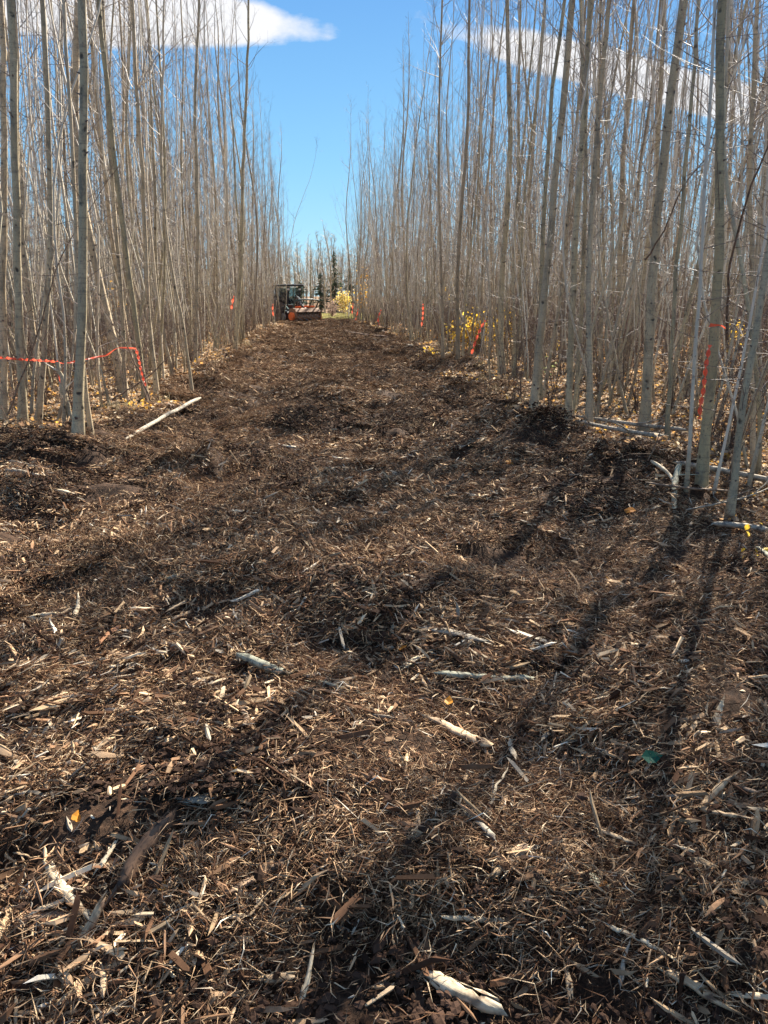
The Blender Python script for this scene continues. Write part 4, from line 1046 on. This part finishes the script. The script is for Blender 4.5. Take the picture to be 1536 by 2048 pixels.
def stick(p0, p1, wd, flat_, mat, lab, cat, name, seed, bend=.04, jag=1.0, lift=None, twig=0, group=None, lump=.12, mid=None):
    """a broken piece between two ground points: local x runs along it, ragged ends"""
    rg = np.random.default_rng(seed); p0 = Vector(p0); p1 = Vector(p1)
    L = (p1-p0).length; n = 14; sd = 9
    t = np.linspace(0, 1, n)
    k = wd/2*flat_*.55 if lift is None else lift
    x = (t-.5)*L
    cy = bend*L*np.sin(t*math.pi*rg.uniform(.9, 1.2)) * rg.choice([-1, 1]) + rg.normal(0, .008 if jag > .5 else .0015, n)*L
    cz = rg.normal(0, .004 if jag > .5 else .0012, n)*L
    if mid: cz += mid*np.sin(t*math.pi)
    th = np.arange(sd)/sd*2*math.pi
    prof = 1 + rg.normal(0, lump, sd)
    V = []; taper = rg.uniform(.1, .75) if jag > .5 else .2; side = rg.choice([0, 1]); wob = np.interp(t, np.linspace(0, 1, 6), rg.uniform(.72, 1.15, 6) if jag > .5 else np.ones(6))
    for i in range(n):
        w_ = (1 - taper*(t[i] if side else 1-t[i])**1.5)*wob[i]
        if i in (0, n-1): w_ *= .55
        rr = prof*(1 + rg.normal(0, lump*.5, sd))*w_
        jx = rg.normal(0, .8*wd*jag, sd) if i in (0, n-1) else (rg.normal(0, .3*wd*jag, sd) if i in (1, n-2) else np.zeros(sd))
        V.append(np.stack([x[i]+jx, cy[i] + rr*np.cos(th)*wd/2, cz[i] + rr*np.sin(th)*wd/2*flat_], 1))
    V = np.concatenate(V); B = Buf()
    F = [[i*sd+j, i*sd+(j+1) % sd, (i+1)*sd+(j+1) % sd, (i+1)*sd+j] for i in range(n-1) for j in range(sd)]
    B.add(V, F)
    for e0 in (0, (n-1)*sd):
        c = V[e0:e0+sd].mean(0); B.add(np.concatenate([V[e0:e0+sd], [c]]), [[j, (j+1) % sd, sd] if e0 else [(j+1) % sd, j, sd] for j in range(sd)])
    for q in range(twig):
        j = rg.integers(3, n-3); b_ = np.array([x[j], cy[j], cz[j]]); d = np.array([rg.uniform(.3, .9), rg.normal(0, .6), abs(rg.normal(.2, .3))]); d /= np.linalg.norm(d); l2 = L*rg.uniform(.15, .35)
        v, f, a = tube(np.array([b_, b_+d*l2*.5, b_+(d+rg.normal(0, .15, 3))*l2]), np.array([wd*.22, wd*.16, wd*.05]), 5); B.add(v, f)
    me = B.mesh(name, mat, True)
    c = (p0+p1)/2; c.z += k
    dx = (p1-p0).normalized(); up = Vector((0, 0, 1)); dy = up.cross(dx).normalized(); dz = dx.cross(dy)
    o = link(name, me); o.matrix_world = Matrix.Translation(c) @ Matrix((dx, dy, dz)).transposed().to_4x4()
    tag(o, lab, cat, group); return o
def px_stick(a, b, wpx, flat_, mat, lab, cat, name, seed, up=(0.012, 0.012), **kw):
    p0 = ground_at(*a); p1 = ground_at(*b)
    d = ((p0+p1)/2 - Vector((0, 0, CAM_H))).length
    p0.z += up[0]+.012; p1.z += up[1]+.012
    return stick(p0, p1, wpx/FOC*d, flat_, WM[mat], lab, cat, name, seed, **kw)
ITEMS = [
 ((845, 1962), (982, 2030), 38, .6, 'pale', 'thick whitish broken branch chunk lying at the bottom of the picture', 'wood chunk', 'wood_chunk'),
 ((872, 1458), (985, 1510), 22, .5, 'tan', 'thick tan split branch lying slanted just right of the middle of the foreground', 'wood chunk', 'wood_chunk'),
 ((878, 1360), (1062, 1370), 14, .9, 'green', 'straight grey green stick lying across below the centre of the picture', 'stick', 'fallen_stick'),
 ((494, 1330), (575, 1366), 19, .8, 'green', 'upper end of a mossy pale birch pole poking from the mulch', 'stick', 'fallen_stick'),
 ((645, 1384), (712, 1408), 17, .8, 'green', 'lower end of a mossy pale birch pole poking from the mulch', 'stick', 'fallen_stick'),
 ((72, 1243), (112, 1241), 15, .8, 'pale', 'short fat cream stub lying near the left border', 'wood chunk', 'wood_chunk'),
 ((36, 1331), (122, 1330), 8, .8, 'tan', 'straight tan stick lying level near the left border', 'stick', 'fallen_stick'),
 ((105, 1755), (190, 1860), 20, .45, 'pale', 'long pale split slat slanting down in the lower left', 'wood shard', 'wood_shard'),
 ((143, 1922), (212, 1848), 17, .7, 'tan', 'tan stick propped up in the lower left, crossing the end of the pale slat', 'stick', 'fallen_stick'),
 ((245, 1790), (338, 1668), 34, 1.0, 'brown', 'big dark rotten root lying on edge in the lower left', 'root', 'torn_root'),
 ((370, 1622), (418, 1618), 26, .3, 'grey', 'flat grey bark plate above the dark rotten root', 'bark plate', 'bark_plate'),
 ((478, 1803), (540, 1832), 14, .8, 'tan', 'short round tan stick in the lower left centre', 'stick', 'fallen_stick'),
 ((478, 1792), (590, 1718), 22, .35, 'mid', 'brown bark strip with a pale edge above the short round stick', 'bark strip', 'bark_strip'),
 ((1383, 1738), (1570, 1805), 14, .9, 'mid', 'long curved brown root running out of the picture at lower right', 'root', 'torn_root'),
 ((985, 1765), (1045, 1712), 22, .6, 'tan', 'splintered tan branch end in the lower centre right', 'wood chunk', 'wood_chunk'),
 ((1040, 1712), (1102, 1704), 12, .6, 'pale', 'cream splinter resting on top of the splintered branch end', 'wood shard', 'wood_shard'),
 ((1008, 1745), (1068, 1722), 10, .5, 'pale', 'pale narrow splinter below the cream one', 'wood shard', 'wood_shard'),
 ((985, 1705), (1012, 1790), 8, .6, 'mid', 'thin brown stick standing across the splintered branch end', 'stick', 'fallen_stick'),
 ((895, 1848), (1048, 1852), 12, .6, 'pale', 'long whitish peeled stick lying level in the lower centre right', 'stick', 'fallen_stick'),
 ((1212, 1868), (1352, 1937), 9, .6, 'pale', 'long thin white forked splinter at lower right', 'wood shard', 'wood_shard'),
 ((812, 1343), (845, 1322), 20, .2, 'pale', 'wide cream chip catching the sun near the centre', 'wood chip', 'wood_chip'),
 ((842, 1266), (955, 1292), 20, .4, 'grey', 'dark edged bark slab right of the centre mound', 'bark plate', 'bark_plate'),
 ((342, 1166), (412, 1157), 13, .7, 'green', 'short curl of greenish white bark left of centre', 'bark plate', 'bark_plate'),
 ((440, 1126), (516, 1094), 10, .4, 'tan', 'slim tan shard pointing up right, left of centre', 'wood shard', 'wood_shard'),
 ((335, 1233), (376, 1212), 8, .6, 'tan', 'short tan stick below the greenish bark curl', 'stick', 'fallen_stick'),
 ((198, 1297), (238, 1262), 14, .4, 'red', 'rusty orange bark piece left of centre', 'bark plate', 'bark_plate'),
 ((342, 1434), (414, 1420), 14, .35, 'tan', 'ragged tan shard in the left foreground', 'wood shard', 'wood_shard'),
 ((418, 1458), (468, 1478), 13, .35, 'tan', 'tan flake below the ragged tan shard', 'wood shard', 'wood_shard'),
 ((472, 1424), (495, 1462), 12, .35, 'mid', 'brown slat slanting down right of the ragged tan shard', 'wood shard', 'wood_shard'),
 ((1020, 1494), (1028, 1527), 11, .4, 'pale', 'small white chip beside the end of the thick tan branch', 'wood chip', 'wood_chip'),
 ((975, 1655), (1015, 1562), 9, .5, 'pale', 'long cream splinter standing like a V in the right foreground', 'wood shard', 'wood_shard'),
 ((1002, 1600), (1018, 1640), 8, .5, 'tan', 'short splinter forming the other arm of the V', 'wood shard', 'wood_shard'),
 ((1155, 1640), (1162, 1658), 10, .5, 'pale', 'tiny white chip standing upright in the right foreground', 'wood chip', 'wood_chip'),
 ((1165, 1765), (1200, 1780), 26, .2, 'green', 'flat pale green lichen covered bark scrap in the right foreground', 'bark plate', 'bark_plate'),
 ((1400, 1626), (1462, 1580), 12, .6, 'tan', 'tan stick rising to a peak in the right foreground', 'stick', 'fallen_stick'),
 ((1462, 1580), (1505, 1612), 12, .6, 'mid', 'brown stick sloping down from the tan peak at the right', 'stick', 'fallen_stick'),
 ((1400, 1632), (1478, 1665), 14, .6, 'tan', 'thick tan stick below the peaked sticks at the right', 'stick', 'fallen_stick'),
 ((1430, 1468), (1442, 1428), 12, .35, 'pale', 'upright pale flake near the right border', 'wood shard', 'wood_shard'),
 ((1150, 1284), (1180, 1272), 11, .5, 'grey', 'small grey white knob of wood right of centre', 'wood chip', 'wood_chip'),
 ((1232, 1304), (1300, 1312), 14, .35, 'tan', 'flat tan shard right of the grey white knob', 'wood shard', 'wood_shard'),
 ((150, 1240), (158, 1204), 11, .35, 'pale', 'white chip standing upright near the left border', 'wood chip', 'wood_chip'),
 ((1320, 1955), (1420, 2008), 20, .45, 'tan', 'frayed tan splinter bundle in the lower right corner', 'wood shard', 'wood_shard'),
 ((1478, 2008), (1560, 2018), 14, .5, 'pale', 'whitish stick cut by the lower right corner', 'stick', 'fallen_stick'),
 ((602, 2015), (628, 1925), 12, .5, 'pale', 'upright pale splinter in the lower left centre', 'wood shard', 'wood_shard'),
 ((203, 1945), (212, 2025), 10, .4, 'tan', 'narrow upright tan slat at the lower left', 'wood shard', 'wood_shard'),
 ((290, 1965), (326, 1925), 14, .3, 'pale', 'whitish flake right of the narrow upright slat', 'wood shard', 'wood_shard'),
 ((520, 1975), (580, 1985), 20, .5, 'tan', 'stubby tan block left of the upright pale splinter', 'wood chunk', 'wood_chunk'),
 ((425, 1860), (495, 1848), 9, .6, 'tan', 'curved tan splinter below the short round stick', 'wood shard', 'wood_shard'),
 ((655, 1640), (728, 1582), 11, .4, 'tan', 'pale brown sliver in the centre foreground', 'wood shard', 'wood_shard'),
 ((590, 1655), (628, 1700), 12, .5, 'tan', 'stout tan sliver in the centre foreground, pointing down right', 'wood shard', 'wood_shard'),
 ((200, 1752), (228, 1705), 13, .35, 'pale', 'bright cream flake above the long pale slat', 'wood shard', 'wood_shard'),
 ((925, 1640), (990, 1695), 13, .45, 'grey', 'grey white sliver pointing down right below the V', 'wood shard', 'wood_shard'),
 ((1110, 1770), (1170, 1700), 10, .5, 'mid', 'brown sliver left of the lichen covered scrap', 'wood shard', 'wood_shard'),
 ((1180, 1670), (1262, 1700), 10, .45, 'tan', 'tan sliver above the lichen covered scrap', 'wood shard', 'wood_shard'),
 ((1240, 1985), (1255, 1915), 10, .5, 'grey', 'grey upright stick left of the frayed splinter bundle', 'stick', 'fallen_stick'),
 ((1130, 1955), (1138, 1995), 14, .4, 'tan', 'rounded tan chip at the bottom, right of the whitish chunk', 'wood chip', 'wood_chip'),
 ((840, 1058), (858, 1044), 7, .3, 'pale', 'small bright chip on the middle of the trail', 'wood chip', 'wood_chip'),
 ((0, 1617), (60, 1602), 6, .7, 'grey', 'thin grey stick entering from the left border', 'stick', 'fallen_stick'),
 ((150, 1496), (205, 1528), 10, .5, 'grey', 'grey slanting stick near the left border', 'stick', 'fallen_stick'),
 ((55, 1858), (150, 1850), 20, .7, 'mid', 'thick brown branch half buried at lower left', 'stick', 'fallen_stick'),
]
for i, (a, b, wp, fl, mt, lab, cat, nm) in enumerate(ITEMS):
    up = (.012, .012)
    if 'upright' in lab or 'standing' in lab or 'peak' in lab: up = (.01, .035)
    if 'propped' in lab: up = (.0, .05)
    if 'on edge' in lab: up = (-.005, .02)
    px_stick(a, b, wp, fl, mt, lab, cat, nm, 3000+i, up=up)
# poles and branches at the edges
px_stick((252, 888), (402, 814), 8, .95, 'grey', 'long pale grey fallen pole lying at the edge of the left stand', 'log', 'fallen_pole', 3101, up=(.02, .10), bend=.01, jag=.4, lump=.05)
px_stick((22, 952), (98, 966), 12, .8, 'grey', 'pale stick lying on the dark berm at the left border', 'stick', 'fallen_stick', 3102, up=(.03, .03))
px_stick((120, 993), (156, 1001), 9, .8, 'pale', 'short pale stub on the dark berm below the left stand', 'stick', 'fallen_stick', 3103, up=(.03, .03))
px_stick((20, 918), (84, 912), 8, .8, 'grey', 'bleached twig on top of the left berm', 'stick', 'fallen_stick', 3104, up=(.04, .04))
px_stick((784, 690), (826, 696), 4, .9, 'pale', 'white fallen stick lying at the right edge of the trail far off', 'stick', 'fallen_stick', 3105, up=(.05, .05), jag=.3)
px_stick((1150, 862), (1372, 882), 8, .9, 'grey', 'upper of two long bleached branches behind the right soil mound', 'branch', 'fallen_branch', 3106, up=(.16, .10), twig=3, jag=.3, lump=.05)
px_stick((1150, 873), (1330, 912), 9, .9, 'grey', 'lower of two long bleached branches behind the right soil mound', 'branch', 'fallen_branch', 3107, up=(.17, .10), twig=3, jag=.3, lump=.05)
px_stick((1348, 1030), (1352, 965), 11, .95, 'green', 'pale green broken stub standing at the foot of the right trees', 'branch', 'fallen_branch', 3108, up=(.0, .12), jag=.3, twig=2, bend=.02)
px_stick((1300, 945), (1350, 990), 7, .95, 'pale', 'thin pale branch curving down to the broken stub', 'branch', 'fallen_branch', 3109, up=(.08, .05), jag=.3, bend=.06)
px_stick((1424, 1060), (1532, 1073), 12, .95, 'grey', 'smooth grey pole lying below the pale leaning aspen', 'log', 'fallen_pole', 3110, up=(.03, .03), jag=.3, lump=.05)
px_stick((1350, 945), (1560, 985), 12, .9, 'grey', 'pale grey pole lying behind the crooked knotted aspen', 'log', 'fallen_pole', 3111, up=(.06, .06), jag=.3, lump=.05)
px_stick((1512, 1110), (1545, 1142), 12, .9, 'green', 'pale stick cut by the right border', 'stick', 'fallen_stick', 3112, up=(.03, .03))
px_stick((1290, 985), (1450, 1010), 5, .9, 'mid', 'thin brown branch arching over the roots at the right', 'branch', 'fallen_branch', 3113, up=(.06, .10), twig=4, jag=.3, bend=.08)
px_stick((1370, 1050), (1536, 1015), 4, .9, 'grey', 'thin grey branch across the feet of the right trees', 'branch', 'fallen_branch', 3114, up=(.10, .16), twig=4, jag=.3, bend=.06)
px_stick((690, 672), (775, 682), 3, .9, 'mid', 'thin dark branch along the right edge of the trail far off', 'branch', 'fallen_branch', 3115, up=(.1, .1), twig=3, jag=.3)
# broken stake on the left, diagonal dead stems
def pole(px, dep, r0, r1, mat, lab, cat, name, seed):
    b = [at_depth(u, v, dep) for u, v in px]; P = resample([list(p) for p in b], 16); rg = np.random.default_rng(seed); P[1:-1] += rg.normal(0, .006, (14, 3)); s_ = np.linspace(0, 1, 16)[:, None]; Lp = np.linalg.norm(P[-1]-P[0]); P += (rg.normal(0, .035, 3)*np.sin(s_*math.pi) + rg.normal(0, .02, 3)*np.sin(s_*2*math.pi))*Lp*[1, 1, .4]
    o0 = P[0].copy(); B = Buf(); v, f, a = tube(P-o0, np.linspace(r0, r1, 16), 8); B.add(v, f, a)
    for k in range(6):
        j = rg.integers(4, 15); d = rg.normal(0, 1, 3); d[2] = abs(d[2]); d /= np.linalg.norm(d); L = rg.uniform(.1, .5)
        v, f, a = tube(np.array([P[j]-o0, P[j]-o0+d*L*.5, P[j]-o0+(d+rg.normal(0, .2, 3))*L]), np.array([r1*.7, .002, .001]), 3); B.add(v, f, a)
    o = link(name, B.mesh(name, mat, attr='rad'), None, tuple(o0)); tag(o, lab, cat); return o
pole([(146, 866), (135, 800), (115, 724)], 8.35, .035, .022, BARK, 'broken leaning stake carrying the ribbon left of the thick knotted aspen', 'stake', 'broken_stake', 1)
pole([(15, 830), (100, 640), (160, 480), (240, 330)], 8.0, .010, .003, W_MID, 'dark dead stem slanting up right across the left trunks', 'dead stem', 'dead_stem', 2)
pole([(300, 800), (260, 690), (195, 590)], 8.9, .010, .003, W_MID, 'dark dead stem slanting up left behind the loop of ribbon', 'dead stem', 'dead_stem', 3)
pole([(225, 800), (290, 760), (345, 705)], 9.2, .012, .004, W_MID, 'thin dark stem rising right from the foot of the ribbon tree', 'dead stem', 'dead_stem', 4)
pole([(1455, 680), (1490, 520), (1536, 330), (1560, 250)], 6.6, .012, .006, W_BRN, 'dark dead stem slanting up right at the right border', 'dead stem', 'dead_stem', 5)
pole([(1290, 520), (1345, 420), (1400, 340), (1430, 300)], 8.5, .010, .004, W_BRN, 'dead limb slanting up between the scarred and crooked aspens', 'dead stem', 'dead_stem', 6)
pole([(1290, 1000), (1310, 900), (1330, 830)], 6.2, .008, .003, W_MID, 'thin bare sprout rising from the right soil mound', 'dead stem', 'dead_stem', 7)

# single bright leaves on the mulch
ORL = [((1258, 1028), (.75, .30, .05), 'orange leaf on the mulch left of the right tree feet'), ((1222, 1172), (.8, .40, .06), 'orange leaf on the mulch at right, upper of a pair'),
       ((1166, 1200), (.75, .52, .08), 'golden leaf on the mulch at right, lower of a pair'), ((897, 1420), (.8, .36, .05), 'small orange leaf above the thick tan branch'),
       ((468, 1568), (.85, .42, .04), 'bright orange leaf in the left foreground'), ((158, 1657), (.8, .35, .05), 'bright orange leaf near the left border'),
       ((328, 1803), (.62, .34, .08), 'dull orange leaf right of the dark rotten root'), ((1202, 1786), (.65, .28, .06), 'orange leaf beside the lichen covered scrap'),
       ((1300, 1532), (.02, .14, .09), 'dark green scrap lying in the right foreground'), ((1318, 915), (.7, .4, .1), 'tan orange leaf on the dark right mound'),
       ((805, 1310), (.7, .3, .06), 'small rusty leaf left of the wide cream chip'), ((1020, 930), (.75, .36, .06), 'small orange leaf in front of the corner mound')]
for i, ((u, v), c, lab) in enumerate(ORL):
    p = ground_at(u, v); rg = np.random.default_rng(i+60); d = (p-Vector((0, 0, CAM_H))).length; B = Buf()
    s = 22/FOC*d if i != 8 else 34/FOC*d
    v_, f_ = leaf_geo(s, rg); B.add(v_, f_, 0, c)
    o = link('fallen_leaf' if i != 8 else 'leaf_scrap', B.mesh('fallen_leaf', LEAF, False, col=True), None, (p.x, p.y, p.z+.035), (rg.normal(.35, .2), rg.normal(0, .2), rg.uniform(0, 6.28)))
    tag(o, lab, 'leaf')
